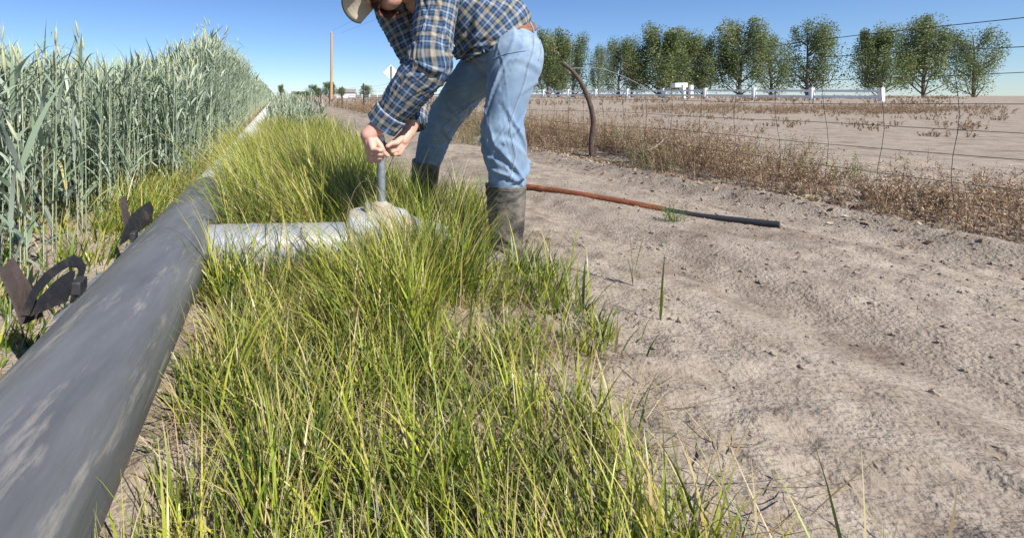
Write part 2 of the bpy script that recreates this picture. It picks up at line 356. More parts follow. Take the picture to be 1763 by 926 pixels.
# volunteers between pipe and track, far
n=300; y=rng.uniform(7.5,24,n); q=rng.uniform(-.15,.80,n)
x=q-SL*y; plant(x,y,rng.uniform(.45,.82,n),False,1.4)
c0=link('grain_crop',crop.mesh('grain_crop'),M['crop']); tag(c0,'tall blue-green grain crop leaves filling the field left of the pipe','crop',kind='stuff')
c1=link('grain_stalks',stems.mesh('grain_stalks'),M['cropstem']); tag(c1,'pale upright stalks and ears of the grain crop left of the pipe','crop',kind='stuff')

# ---------------- green grass ----------------
def keep(x,y):
    q=x+SL*y
    ok=~((q>-.58)&(q<-.26))                                     # main pipe
    ok&=~((np.abs(y-2.0-.06*(x+.6))<.13)&(x<.5)&(x>-.8))              # branch pipe and valve
    for bx,by,r in((.70,2.03,.11),(.60,2.0,.12),(.5,1.97,.1),(.44,2.76,.10),(.35,2.74,.1)): ok&=(x-bx)**2+(y-by)**2>r*r
    return ok
G=Bank()
def tussocks(cent,per,Lm,spread,lean_az,lean,wid,segs=6,tb=0,bank=G,lowbias=0):
    per=int(per*.62)
    cent=np.asarray(cent); N=len(cent)*per; ci=np.repeat(np.arange(len(cent)),per)
    a=rng.uniform(0,6.283,N); r=np.abs(rng.normal(0,spread,N)); x=cent[ci,0]+r*np.cos(a); y=cent[ci,1]+r*np.sin(a)
    Lc=rng.normal(1,.28,len(cent)); L=Lm[ci]*np.clip(Lc[ci],.5,1.5)*rng.uniform(.45,1.1,N)
    # direction: outward fan plus common lean
    tl_=rng.normal(0,.28,len(cent)); sc_=.52
    dx=np.cos(a)*.45+lean[ci]*np.cos(lean_az[ci]+tl_[ci])+rng.normal(0,sc_,N); dy=np.sin(a)*.45+lean[ci]*np.sin(lean_az[ci]+tl_[ci])+rng.normal(0,sc_,N)
    wid=wid*1.4
    az=np.arctan2(dy,dx); mag=np.hypot(dx,dy)
    ok=keep(x,y); tint=np.clip(rng.beta(1.5,1.5,N)+rng.normal(0,.19,len(cent))[ci]+tb,0,1); tint=np.where(rng.random(N)<.11,.88+.12*rng.random(N),tint*.84)
    z=gz(x,y,False)-.01
    bank.blades(np.stack([x,y,z],1)[ok],L[ok],az[ok],(.12+.25*mag*rng.random(N))[ok],(.35+.75*mag*rng.uniform(.3,1.2,N))[ok],(wid*rng.choice([.6,.9,1.2,1.7],N,p=[.3,.35,.25,.1]))[ok],segs,tint=tint[ok],curl=1.5)
def field(n,y0,y1,q0,q1):
    y=rng.uniform(y0,y1,n); q=rng.uniform(q0,q1,n); return np.stack([q-SL*y,y],1)
# mound behind the branch pipe
c=field(350,2.2,5.4,-.30,1.02); c=c[~((c[:,0]>.30)&(c[:,1]<2.62))]; q=c[:,0]+SL*c[:,1]
tussocks(c,84,np.where(q<0.75,.50,.30)*(1-.15*sstep(.2,1,q)),.06,np.full(len(c),3.0),1.25-1.05*sstep(-.2,.8,q),.0042)
c=field(300,5.0,9,-.28,1.1); tussocks(c,50,np.full(len(c),.42),.09,np.full(len(c),2.8),np.full(len(c),.5),.0065,5)
c=field(420,9,20,-.28,1.1); tussocks(c,32,np.full(len(c),.36),.15,np.full(len(c),2.8),np.full(len(c),.4),.013,4)
c=field(400,20,60,-.28,1.1); tussocks(c,16,np.full(len(c),.34),.3,np.full(len(c),2.8),np.full(len(c),.3),.035,3)
# dark spiky tuft on top of the mound
c=np.array([[P(x_,260,3.6)[0],3.6+dy] for x_ in(510,530,560,585,540) for dy in(0,.2)]); tussocks(c,60,np.full(len(c),.50),.06,np.full(len(c),1.2),np.full(len(c),.1),.0045,6,tb=-.4)
# strip left of the pipe
c=field(240,2.6,9,-1.05,-.68); tussocks(c,40,np.full(len(c),.26),.07,np.full(len(c),.5),np.full(len(c),.3),.005,5,tb=-.05)
c=field(60,1.3,2.8,-1.0,-.72); tussocks(c,24,np.full(len(c),.14),.06,np.full(len(c),.5),np.full(len(c),.3),.006,5,tb=-.2)
y=rng.uniform(1.5,4.5,150); q=-rng.uniform(.72,2.3,150); c=np.stack([q-SL*y,y],1); tussocks(c,16,np.full(len(c),.20),.08,rng.uniform(0,6.28,len(c)),np.full(len(c),.5),.007,5,tb=-.1)
y=rng.uniform(2.25,4.8,70); q=rng.uniform(-.26,-.14,70); c=np.stack([q-SL*y,y],1); tussocks(c,36,np.full(len(c),.56),.04,np.full(len(c),3.1),np.full(len(c),1.6),.0050,8)
# in front of the branch pipe: low and shadow-tinted at left, tall at right
c=field(60,1.05,1.84,-.22,.08); tussocks(c,60,np.full(len(c),.14),.06,np.full(len(c),2.6),np.full(len(c),.3),.0042,6,tb=-.25)  # tint bias darkens these blades to stand in for a cast shadow
c=np.stack([rng.uniform(-.30,.47,170),rng.uniform(1.28,1.85,170)],1); c=c[c[:,0]/c[:,1]<.16]
tussocks(c,74,.12+.26*sstep(-.22,.28,c[:,0]),.05,np.full(len(c),2.4),.45-.25*sstep(-.1,.4,c[:,0]),.0040,6)
c=np.stack([rng.uniform(.22,.46,34),rng.uniform(1.7,2.05,34)],1); tussocks(c,80,np.full(len(c),.40),.04,np.full(len(c),1.5),np.full(len(c),.15),.0040,6)
c=np.stack([rng.uniform(-.58,.02,46),rng.uniform(2.13,2.24,46)],1); tussocks(c,26,np.full(len(c),.50),.03,rng.uniform(-2.6,-1.2,len(c)),np.full(len(c),1.9),.0046,8)
c=np.stack([rng.uniform(.52,.86,16),rng.uniform(1.72,1.86,16)],1); tussocks(c,22,np.full(len(c),.24),.04,np.full(len(c),0.),np.full(len(c),.3),.0044,7)
c=np.stack([rng.uniform(.30,.56,18),rng.uniform(2.45,2.68,18)],1); tussocks(c,40,np.full(len(c),.34),.04,np.full(len(c),1.),np.full(len(c),.2),.0042,7)
c=np.stack([rng.uniform(-.55,.0,30),rng.uniform(1.68,1.86,30)],1); tussocks(c,26,np.full(len(c),.34),.03,np.full(len(c),2.7),np.full(len(c),.5),.0042,7)
c=np.stack([rng.uniform(.30,.62,52),rng.uniform(1.9,2.5,52)],1); tussocks(c,80,np.full(len(c),.36),.05,np.full(len(c),-.2),np.full(len(c),.15),.0040,6)
c=np.stack([rng.uniform(.46,.86,30),rng.uniform(1.35,1.80,30)],1); tussocks(c,34,np.full(len(c),.13),.05,np.full(len(c),0.),np.full(len(c),.4),.0040,6,tb=-.1)
c=np.stack([rng.uniform(.55,.80,30),rng.uniform(2.35,3.1,30)],1); tussocks(c,60,np.full(len(c),.27),.05,np.full(len(c),0.2),np.full(len(c),.5),.0040,6,tb=-.15)
# nearer than the photograph's lower edge
c=field(150,.45,1.35,-.22,.75); tussocks(c,60,np.full(len(c),.20),.06,np.full(len(c),1.9),np.full(len(c),.3),.0038,5,tb=-.05)
g=link('grass',G.mesh('grass'),M['grass']); tag(g,'bright yellow-green grass growing in a thick strip beside the pipe','grass',kind='stuff')
# dry straw along the left edge of the pipe
S_=Bank(); n=2600; y=rng.uniform(3,30,n); q=rng.uniform(-.86,-.62,n)
S_.blades(np.stack([q-SL*y,y,gz(q-SL*y,y,False)+rng.uniform(0,.06,n)],1),rng.uniform(.12,.32,n),rng.uniform(0,6.28,n),rng.uniform(.5,1.3,n),rng.uniform(0,.6,n),.004+.0006*y,4)
n=900; y=rng.uniform(2.12,2.6,n); x=rng.uniform(-.5,.2,n); ok=keep(x,y)
S_.blades(np.stack([x,y,0*x+.02+rng.uniform(0,.10,n)],1)[ok],rng.uniform(.1,.28,n)[ok],rng.normal(3.1,.5,n)[ok],rng.uniform(1.1,1.6,n)[ok],rng.uniform(-.2,.2,n)[ok],np.full(n,.004)[ok],4)
n=15000; y=rng.uniform(.45,5.5,n); q=rng.uniform(-.26,1.05,n); x=q-SL*y; ok=keep(x,y)&(q<1.05-.5*rng.random(n)*(y<2))
S_.blades(np.stack([x,y,gz(x,y)+rng.uniform(0,.03,n)],1)[ok],rng.uniform(.05,.20,n)[ok],rng.uniform(0,6.28,n)[ok],rng.uniform(.8,1.6,n)[ok],rng.uniform(-.4,.3,n)[ok],rng.uniform(.002,.005,n)[ok],3)
tag(link('dry_straw',S_.mesh('dry_straw'),M['straw']),'dry straw matted along both sides of the irrigation pipe','straw',kind='stuff')

# ---------------- irrigation pipe ----------------
def axp(y,z,q=-.415): return np.array([q-SL*y,y,z])
def loft(rings,k,names=None): pass
RP=.146
ip=empty('irrigation_pipe',axp(1.5,0),'long grey irrigation pipe running away between the crop and the grass','pipe')
def ringtube(ys_,rs_,z=.145,k=48,cap=True):
    mb=MB(); mb.tube([axp(a,z) for a in ys_],rs_,k,cap); return mb
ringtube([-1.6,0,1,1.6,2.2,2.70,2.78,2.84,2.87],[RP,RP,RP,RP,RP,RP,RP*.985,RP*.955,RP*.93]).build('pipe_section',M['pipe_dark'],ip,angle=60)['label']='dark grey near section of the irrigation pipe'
ys2=list(np.linspace(2.75,60,60)); ringtube(ys2,[RP*.93]*60,.142).build('pipe_section',M['pipe_pale'],ip,angle=60)['label']='pale far section of the irrigation pipe, sun glare put into its colour'  # pale aluminium pipe whose near-white colour also carries the sun glare
# saddle seam where the branch leaves the pipe
B0=np.array([-.72,2.0,.118]); B1=np.array([.02,2.045,.118])
bdir=(B1-B0)/np.linalg.norm(B1-B0)
br=MB(); n=26; L=np.linalg.norm(B1-B0); pts=[B0+bdir*L*i/(n-1) for i in range(n)]
rr=np.array([.104-.0012*math.sin(i*1.7)*(1 if 4<i<22 else 0) for i in range(n)]); rr[:3]=[.155,.14,.122]
br.tube(pts,rr,40); bo=br.build('branch_pipe',M['alu'],ip,angle=70); bo['label']='pale metal branch pipe leaving the main pipe towards the valve'
def ringat(p,dirv,R0,r,k=40):
    u=np.array([0,0,1.]); u=u-dirv*u.dot(dirv); u/=np.linalg.norm(u); v=np.cross(dirv,u)
    return [p+R0*(math.cos(a)*u+math.sin(a)*v) for a in np.linspace(0,2*math.pi,k+1)]
mb=MB(); 
sad=[]                                       # weld bead: intersection of the saddle and the main pipe
pd=np.array([-SL,1,0])/math.hypot(SL,1); pn=np.array([1,SL,0])/math.hypot(SL,1)
cc=axp(1.985,.145)
for a in np.linspace(0,2*math.pi,49):
    s_=.150*math.cos(a); zz=.118+.128*math.sin(a)-.145; zz=max(-.14,min(.105,zz))
    sad.append(cc+pd*s_+np.array([0,0,zz])+pn*math.sqrt(max(RP**2-zz*zz,0.0)))
mb.tube(sad,.0065,8,False); mb.build('weld_seam',M['galv'],bo)
for dpos in(.30,.52): MB().tube([B0+bdir*dpos,B0+bdir*(dpos+.012)],.1085,40).build('band',M['alu'],bo)

# gate brackets on the crop side of the pipe
def bracket(yc,big,label):
    base=axp(yc,.145)+pn*(-RP*.93)+np.array([0,0,.050])
    e=empty('outlet_gate',tuple(base),label,'pipe gate','outlet gates on the crop side of the pipe')
    s=1.25 if big else 1.0
    outw=-pn
    def W(a,o,zv): return base+pd*a*s+outw*o*s+np.array([0,0,zv*s])
    # pale flange lying along the pipe
    def slab(poly,nrm,th,name,m,par):
        poly=np.array(poly); nn=np.array(nrm,float); nn/=np.linalg.norm(nn); k=len(poly); V=np.concatenate([poly,poly+nn*th]); 
        fs=[tuple(range(k))[::-1],tuple(range(k,2*k))]+[(i,(i+1)%k,(i+1)%k+k,i+k) for i in range(k)]
        return MB().add(V,fs).build(name,m,par,smooth=False)
    slab([W(-.13,.0,0),W(.13,.0,0),W(.13,.035,-.012),W(-.13,.035,-.012)],(0,0,1),.005,'flange',M['galv'],e)
    # upright plate (the nearer one with a curved slot), leaning away from the pipe
    nn=np.cross(pd,outw*.45+np.array([0,0,1.])); nn/=np.linalg.norm(nn); org=base+outw*.03
    def U(px,py,ofs=0):
        d0=P(px,py,1.0)-np.array([0,0,CH]); o0=np.array([0,0,CH]); return o0+d0*(((org+nn*ofs-o0)@nn)/(d0@nn))
    def skin(poly,name,m,ofs=0):
        return slab([U(*p_,ofs) for p_ in poly],nn,.005,name,m,e)
    if big:
        outer=[(34,545),(50,506),(58,491),(76,470),(100,452),(125,439),(139,447),(146,462),(141,478),(128,520)]
        inner=[(48,545),(60,512),(72,497),(88,480),(103,468),(118,459.5),(132,461),(136,466),(131,476),(120,520)]
        k=len(outer); V=[U(*p) for p in outer]+[U(*p) for p in inner]; V=np.array(V); V2=V+nn*.005
        fs=[(i,i+1,k+i+1,k+i) for i in range(k-1)]; fs2=[tuple(2*k+j for j in f[::-1]) for f in fs]
        ed=[(i+1,i,2*k+i,2*k+i+1) for i in range(k-1)]+[(k+i,k+i+1,3*k+i+1,3*k+i) for i in range(k-1)]
        MB().add(np.concatenate([V,V2]),fs+fs2+ed).build('arch_plate',M['blacksteel'],e,smooth=False)
        skin([(52,545),(66,513),(78,501),(92,486),(106,475),(119,467),(127,468),(126,476),(114,520)],'inner_plate',M['blacksteel'],.008)
        skin([(-4,468),(20,444),(48,490),(72,545),(36,560),(12,500)],'strap',M['fpost'],-.05)
    else:
        skin([(205,424),(212,397),(226,369),(256,346),(263,360),(259,384)],'plate',M['blacksteel'])
        skin([(205,343),(214,337),(223,380),(213,392)],'strap',M['fpost'],-.05)
    MB().box(base+outw*.022*s+np.array([0,0,.022*s])-pd*.03,(.012*s,.022*s,.015*s),rot=np.stack([pn,pd,[0,0,1]],1)).build('latch_block',M['blackplastic'],e,bevel=.004)
bracket(1.93,False,'farther black outlet gate plate with a square latch block on the grey pipe')
bracket(1.42,True,'nearer black arched outlet gate with a slot at the bottom left of the pipe')

# ---------------- valve ----------------
V0=np.array([.135,2.10,.0])
va=empty('pipe_valve',tuple(V0),'mud crusted metal valve housing with an upright stem gripped by the man','valve')
vb=MB(); prof=[(-.145,.085),(-.143,.104),(-.130,.122),(-.10,.133),(-.05,.139),(.02,.141),(.08,.137),(.12,.126),(.135,.112),(.145,.09)]
ps=[];rs=[]
for a,b in zip(prof[:-1],prof[1:]):
    for t in np.linspace(0,1,7)[:-1]: ps.append(np.array([V0[0]+a[0]*(1-t)+b[0]*t,2.07,.145])); rs.append(a[1]*(1-t)+b[1]*t)
vb.tube(ps,rs,56); o=vb.build('housing',M['mud'],va,angle=70)
MB().tube([(V0[0]+.13,2.07,.13),(.36,2.09,.11),(.55,2.12,-.15)],.115,32).build('outlet_pipe',M['alu'],va)
ST=np.array([.145,2.06])
MB().tube([(ST[0],ST[1],.25),(ST[0],ST[1],.292),(ST[0],ST[1],.304),(ST[0],ST[1],.312),(ST[0],ST[1],.314)],[.062,.052,.036,.026,.02],24).build('bonnet',M['mud'],va,angle=50)
MB().tube([(ST[0]-.065,2.03,.25),(ST[0]-.065,2.03,.31)],[.016,.014],6).build('bolt',M['galv'],va,smooth=False)
MB().tube([(ST[0]+.003*i*0,ST[1],.28+i*.03) for i in range(11)],[.0185]*11,24).build('stem',M['galv'],va,angle=50)
MB().tube([(ST[0]-.01,ST[1]-.11,.548),(ST[0]+.03,ST[1]+.10,.552)],.0095,14).build('handle',M['galv'],va)
MB().tube([(ST[0]-.001,ST[1],.58),(ST[0]-.005,ST[1],.605)],[.0185,.0175],16).build('stem_cap',M['pipe_pale'],va)

# ---------------- the man ----------------
man=empty('person',(.60,2.35,0),'man bending over the valve in plaid shirt, light jeans, tan cap and rubber boots','person')
def cr_interp(K,n):
    K=np.asarray(K,float); k=len(K); seg=np.linalg.norm(np.diff(K[:,:3],axis=0),axis=1); s=np.concatenate([[0],np.cumsum(seg)]); u=np.linspace(0,s[-1],n); out=np.zeros((n,K.shape[1]))
    i=np.clip(np.searchsorted(s,u,side='right')-1,0,k-2); t=((u-s[i])/(s[i+1]-s[i]))[:,None]
    p0=K[np.maximum(i-1,0)];p1=K[i];p2=K[i+1];p3=K[np.minimum(i+2,k-1)]
    m1=(p2-p0)/2; m2=(p3-p1)/2
    return (2*t**3-3*t**2+1)*p1+(t**3-2*t**2+t)*m1+(-2*t**3+3*t**2)*p2+(t**3-t**2)*m2,u
def cloth_loft(K,n,k,ref,disp=None,uvoff=(0,0),cap=True,pw=2.15,circ=None):
    """K rows: x,y,z,ra,rb ; returns V,F(quads),UV"""
    C,u=cr_interp(K,n); T=np.gradient(C[:,:3],axis=0); T/=np.linalg.norm(T,axis=1)[:,None]
    ref=np.array(ref,float); a=np.arange(k+1)*2*math.pi/k
    side=ref-T*(T@ref)[:,None]; side/=np.linalg.norm(side,axis=1)[:,None]; up=np.cross(T,side)
    ca=np.sign(np.cos(a))*np.abs(np.cos(a))**(2/pw); sa=np.sign(np.sin(a))*np.abs(np.sin(a))**(2/pw)
    rad=1.0
    D=np.zeros((n,k+1))
    if disp is not None: D=disp(u[:,None]*np.ones(k+1),a[None,:]*np.ones((n,1))); D[:,-1]=D[:,0]
    ra=C[:,3][:,None]+D; rb=C[:,4][:,None]+D
    V=C[:,None,:3]+ra[...,None]*ca[None,:,None]*side[:,None,:]+rb[...,None]*sa[None,:,None]*up[:,None,:]
    rm=circ or np.mean(K[:,3]+K[:,4])/2 if isinstance(K,np.ndarray) else (circ or .08)
    UV=np.stack([(a*rm)[None,:]*np.ones((n,1))+uvoff[0],u[:,None]*np.ones(k+1)+uvoff[1]],-1)
    ii=(np.arange(n-1)[:,None]*(k+1)+np.arange(k)[None,:]).ravel()
    Q=np.stack([ii,ii+1,ii+k+2,ii+k+1],1)
    return V.reshape(-1,3),Q,UV.reshape(-1,2),V
def folds(seed,num,S,amp,wid=(.008,.02),slope=.12,ext=(.5,1.4),srange=(0,1),sgn=None):
    r=np.random.default_rng(seed); s0=r.uniform(srange[0]*S,srange[1]*S,num); p0=r.uniform(0,6.283,num); m=r.normal(0,slope,num)*.5; w_=r.uniform(*wid,num); e=r.uniform(*ext,num); A=r.uniform(.4,1,num)*amp*np.where(r.random(num)<.6,1,-1)
    def f(s,p):
        o=np.zeros_like(s)
        for i in range(num):
            dp=(p-p0[i]+math.pi)%(2*math.pi)-math.pi
            x=(s-s0[i]-m[i]*dp-.012*np.sin(dp*2+i))/w_[i]
            o+=A[i]*(np.exp(-x*x)-.6*np.exp(-((x-1.6)*1.1)**2))*np.exp(-(dp/e[i])**2)
        return o
    return f
def addf(*fs): return lambda s,p: sum(f(s,p) for f in fs)
def pieces_mesh(name,ps):
    V=[];Q=[];U=[];n=0
    for v,q,u in ps: V.append(v);Q.append(q+n);U.append(u);n+=len(v)
    return mesh_np(name,np.concatenate(V),np.concatenate(Q),uv=np.concatenate(U))
# --- shirt ---
yT=2.23
torso=np.array([[.735,yT,.995,.10,.10],[.716,yT,1.035,.156,.177],[.672,yT,1.092,.166,.196],[.60,yT,1.155,.178,.182],[.50,yT,1.235,.195,.145],[.42,yT,1.285,.19,.125],[.36,yT,1.31,.12,.085],[.33,yT,1.32,.07,.07]])
tv=cloth_loft(torso,150,128,(0,-1,0),addf(folds(3,26,.62,.011,(.010,.022),.30,(.4,1.1),(.0,.5)),folds(5,14,.62,.014,(.015,.03),.4,(.4,1.0),(0,.22))),circ=.16)
shN=P(758,-30,2.02); elN=P(738,112,1.95); wrN=P(664,207,2.03)
up=np.array([[*(shN+[.05,.04,.03]),.07,.08],[*shN,.092,.094],[*(shN*.55+elN*.45),.088,.088],[*(elN+[0.005,0,.05]),.086,.088],[*elN,.090,.092],[*(elN*.72+wrN*.28),.089,.088],[*(elN*.40+wrN*.60),.080,.078],[*(elN*.14+wrN*.86),.068,.066],[*wrN,.070,.067]])
Lu=.78
fl_elbow=folds(11,16,Lu,.014,(.009,.02),.5,(.5,1.3),(.40,.62)); fl_up=folds(12,12,Lu,.009,(.009,.02),.5,(.4,1.2),(.05,.4)); fl_lo=folds(13,12,Lu,.010,(.008,.016),.6,(.5,1.2),(.62,.88))
nv=cloth_loft(up,170,112,(1,0,.3),addf(fl_elbow,fl_up,fl_lo),uvoff=(.02,.0),circ=.082)
shF=np.array([.235,2.42,1.25]); elF=np.array([.36,2.40,.94]); wrF=P(712,203,2.16)
fa=np.array([[*(shF+[.07,-.05,.03]),.07,.08],[*shF,.095,.10],[*(shF*.5+elF*.5),.088,.09],[*elF,.078,.08],[*(elF*.5+wrF*.5),.072,.072],[*(elF*.15+wrF*.85),.06,.06],[*wrF,.061,.060]])
fv=cloth_loft(fa,140,96,(1,0,.3),addf(folds(21,14,.7,.012,(.009,.02),.5,(.5,1.3),(.3,.6)),folds(22,14,.7,.009,(.009,.02),.5,(.4,1.2),(.05,.9))),uvoff=(.05,.02),circ=.07)
# cuffs: snug bands slightly proud of the sleeve, with an open inner face
def cuff(a,b,r0,r1,seed,uvo):
    a=np.array(a);b=np.array(b); K=np.array([[*(a),r0-.006,r0-.006],[*(a+(b-a)*.06),r0,r0],[*(a+(b-a)*.5),(r0+r1)/2,(r0+r1)/2],[*b,r1,r1],[*(b+(b-a)*.01),r1-.004,r1-.004],[*(b-(b-a)*.3),r1-.010,r1-.010]])
    return cloth_loft(K,44,80,(1,0,.3),folds(seed,6,.12,.0035,(.01,.02),.2,(.5,1.5)),uvoff=uvo,circ=.07)
dN=(wrN-elN)/np.linalg.norm(wrN-elN); dF=(wrF-elF)/np.linalg.norm(wrF-elF)
cN=cuff(wrN-dN*.045,wrN+dN*.03,.0765,.0735,31,(.0,.03)); cF=cuff(wrF-dF*.04,wrF+dF*.035,.066,.064,32,(.03,.05))
shirt=part('shirt',pieces_mesh('shirt',[x[:3] for x in(tv,nv,fv)]),M['plaid'],man)
for cx in(cN,cF): part('cuff',pieces_mesh('cuff',[cx[:3]]),M['plaid'],shirt)
# shirt collar, pocket button, front placket
col=cloth_loft(np.array([[.36,yT,1.30,.080,.080],[.325,yT,1.305,.084,.082],[.29,yT,1.31,.078,.076]]),14,60,(0,-1,0),None,circ=.08); part('collar',pieces_mesh('collar',[col[:3]]),M['plaid'],shirt)
pb=P(713,32,2.13); MB().tube([pb,pb+np.array([-.004,-.006,-.001])],.0065,12).build('button',M['button'],shirt)
# --- jeans: lofted legs and seat, fused ---
def leg_loft(K,seed,refv,extra=None):
    L=.75; fs=[folds(seed,14,L,.007,(.008,.016),.4,(.5,1.3),(0,.3)),folds(seed+1,20,L,.013,(.009,.020),.35,(.6,1.5),(.45,.85)),folds(seed+2,12,L,.009,(.009,.02),.5,(.4,1),(.1,.95))]
    return cloth_loft(np.array(K),150,96,refv,addf(*fs))
def sp(sx,sy,d,r,r2=None): p=P(sx,sy,d); return [*p,r,r2 or r]
nl=[sp(880,84,2.17,.080),sp(886,92,2.12,.119),sp(884,120,2.09,.114),sp(877,152,2.07,.096),sp(868,200,2.055,.082),sp(866,232,2.045,.091),sp(869,262,2.04,.090),sp(873,296,2.04,.080),sp(872,318,2.04,.073),sp(871,350,2.04,.060)]
fl=[sp(850,85,2.28,.09),sp(842,105,2.33,.105),sp(822,128,2.38,.108),sp(797,158,2.46,.100),sp(768,202,2.57,.088),sp(749,236,2.65,.086),sp(741,262,2.69,.081),sp(736,280,2.72,.073),sp(733,300,2.73,.06)]
a_=leg_loft(nl,41,(1,0,0)); b_=leg_loft(fl,51,(1,0,0))
pel=cloth_loft(np.array([[.665,2.22,.885,.10,.12],[.712,2.22,.93,.155,.168],[.722,yT-.005,.985,.160,.172],[.719,yT-.004,1.028,.157,.175],[.716,yT-.004,1.040,.156,.174]]),50,96,(0,-1,0),folds(61,10,.3,.006,(.012,.02),.4,(.5,1.2)))
def closed(Vg,Q):
    """close both loft ends with fans"""
    n,k,_=Vg.shape; V=Vg.reshape(-1,3); c0=V[:k].mean(0); c1=V[-k:].mean(0); m=len(V)
    V=np.concatenate([V,[c0,c1]]); f=[tuple(q) for q in Q.tolist()]+[(m,j+1,j) for j in range(k-1)]+[(m+1,(n-1)*k+j,(n-1)*k+j+1) for j in range(k-1)]
    return V,f
def fuse(name,pcs,voxel,smooth_it,fac=.5):
    mb=MB()
    for V,f in pcs: mb.add(V,f)
    me=bpy.data.meshes.new(name); me.from_pydata(np.concatenate(mb.v).tolist(),[],mb.f); me.update()
    o=bpy.data.objects.new(name,me); COL.objects.link(o)
    r=o.modifiers.new('r','REMESH'); r.mode='VOXEL'; r.voxel_size=voxel; r.use_smooth_shade=True
    if smooth_it: s=o.modifiers.new('s','SMOOTH'); s.factor=fac; s.iterations=smooth_it
    dg=bpy.context.evaluated_depsgraph_get(); dg.update(); ev=o.evaluated_get(dg); m2=bpy.data.meshes.new_from_object(ev,depsgraph=dg)
    bpy.data.objects.remove(o); bpy.data.meshes.remove(me); m2.name=name
    m2.polygons.foreach_set("use_smooth",[True]*len(m2.polygons)); return m2
jm=fuse('jeans',[closed(a_[3],a_[1]),closed(b_[3],b_[1]),closed(pel[3],pel[1])],.0050,2)
jeans=part('jeans',jm,M['denim'],man)
# outer seam, double stitched, following the loft of the near leg
from mathutils.bvhtree import BVHTree
bvh=BVHTree.FromPolygons([tuple(v.co) for v in jm.vertices],[tuple(p.vertices) for p in jm.polygons])
def onjeans(sx,sy,extra=.0015):
    o=Vector((0,0,CH)); d=Vector(P(sx,sy,1.0))-o; d.normalize()
    off=parent_loc(man); hit=bvh.ray_cast(o-off,d)
    if hit[0] is None: return None
    return np.array(hit[0]+off+hit[1]*extra)
seam=[(918,62),(919,78),(916,92),(912,105),(907,122),(903,140),(897,158),(889,178),(882,198),(878,215),(879,232),(883,250),(886,268),(883,285),(880,300),(877,312)]
def dense(pl,n):
    pl=np.array(pl,float); C,_=cr_interp(np.concatenate([pl,np.zeros((len(pl),1))],1),n); return C[:,:2]
for off in(-2.3,2.3):
    pts=[onjeans(x_+off,y_) for x_,y_ in dense(seam,240)]; pts=[p for p in pts if p is not None]
    mb=MB()
    for i in range(0,len(pts)-2,3):
        if np.linalg.norm(pts[i+2]-pts[i])<.02: mb.tube([pts[i],pts[i+1],pts[i+2]],.0010,5)
    mb.build('stitching',M['stitch'],jeans)
pts=[onjeans(x_,y_,.0005) for x_,y_ in dense(seam,120)]; pts=[p for p in pts if p is not None]
MB().tube(pts,.0032,6).build('side_seam',M['denim'],jeans)
for pl in ([(905,88),(885,90),(865,95),(845,104),(820,113)],[(928,62),(931,78),(931,92),(927,104)]):   # pocket edges
    pts=[onjeans(x_,y_,.001) for x_,y_ in dense(pl,40)]; pts=[p for p in pts if p is not None]
    if len(pts)>4:
        pts=[pts[0]]+[b for a,b in zip(pts[:-1],pts[1:]) if np.linalg.norm(a-b)<.03]
        MB().tube(pts,.0026,6).build('pocket_edge',M['denim'],jeans)
# belt and loops
wax=np.array([.714,yT-.004,1.046]); wt=np.array([-.36,0,.933])
bl=cloth_loft(np.array([[*(wax-wt*.022),.155,.174],[*(wax-wt*.018),.1600,.1790],[*(wax+wt*.016),.1605,.1800],[*(wax+wt*.020),.155,.175]]),16,110,(0,-1,0),None,circ=.16)
belt=part('belt',pieces_mesh('belt',[bl[:3]]),M['leather'],man)
for ang in(.0,.75,1.5,-.7):
    side=np.array([0,-1.,0]); tt=wt; upv=np.cross(tt,side); r=.1635*math.cos(ang)*side+.183*math.sin(ang)*upv
    MB().tube([wax-tt*.03+r,wax-tt*.0+r*1.012,wax+tt*.024+r],[.005,.0055,.005],8).build('belt_loop',M['denim'],jeans)
# --- body ---
def rcone(p0,r0,p1,r1,n=8,k=20):
    p0=np.array(p0,float);p1=np.array(p1,float); d=p1-p0; L=np.linalg.norm(d); d=d/L if L>1e-6 else np.array([0,0,1.])
    ref=np.array([0,0,1.]) if abs(d[2])<.9 else np.array([1.,0,0]); u=ref-d*ref.dot(d); u/=np.linalg.norm(u); v=np.cross(d,u)
    st=[]
    for a in np.linspace(-math.pi/2,0,n)[1:]: st.append((p0+d*r0*math.sin(a),r0*math.cos(a)))
    for a in np.linspace(0,math.pi/2,n)[:-1]: st.append((p1+d*r1*math.sin(a),r1*math.cos(a)))
    a=np.arange(k)*2*math.pi/k; V=[c+r*(np.cos(t)*u+np.sin(t)*v) for c,r in st for t in a]; m=len(st)
    fs=[(i*k+j,i*k+(j+1)%k,(i+1)*k+(j+1)%k,(i+1)*k+j) for i in range(m-1) for j in range(k)]
    V=V+[p0-d*r0,p1+d*r1]; fs+=[(m*k,(j+1)%k,j) for j in range(k)]+[(m*k+1,(m-1)*k+j,(m-1)*k+(j+1)%k) for j in range(k)]
    return np.array(V),fs
def ell(c,ax,k=24,n=14):
    """ellipsoid with three axis vectors"""
    c=np.array(c,float);A=np.array(ax,float); V=[c+A[2]];
    for i in range(1,n):
        th=math.pi*i/n
        for j in range(k): ph=2*math.pi*j/k; V.append(c+A[0]*math.sin(th)*math.cos(ph)+A[1]*math.sin(th)*math.sin(ph)+A[2]*math.cos(th))
    V.append(c-A[2]); m=len(V)-1
    fs=[(0,1+j,1+(j+1)%k) for j in range(k)]+[(1+i*k+j,1+(i+1)*k+j,1+(i+1)*k+(j+1)%k,1+i*k+(j+1)%k) for i in range(n-2) for j in range(k)]+[(m,1+(n-2)*k+(j+1)%k,1+(n-2)*k+j) for j in range(k)]
    return np.array(V),fs
S2=lambda sx,sy,d: P(sx,sy,d)
B=[]
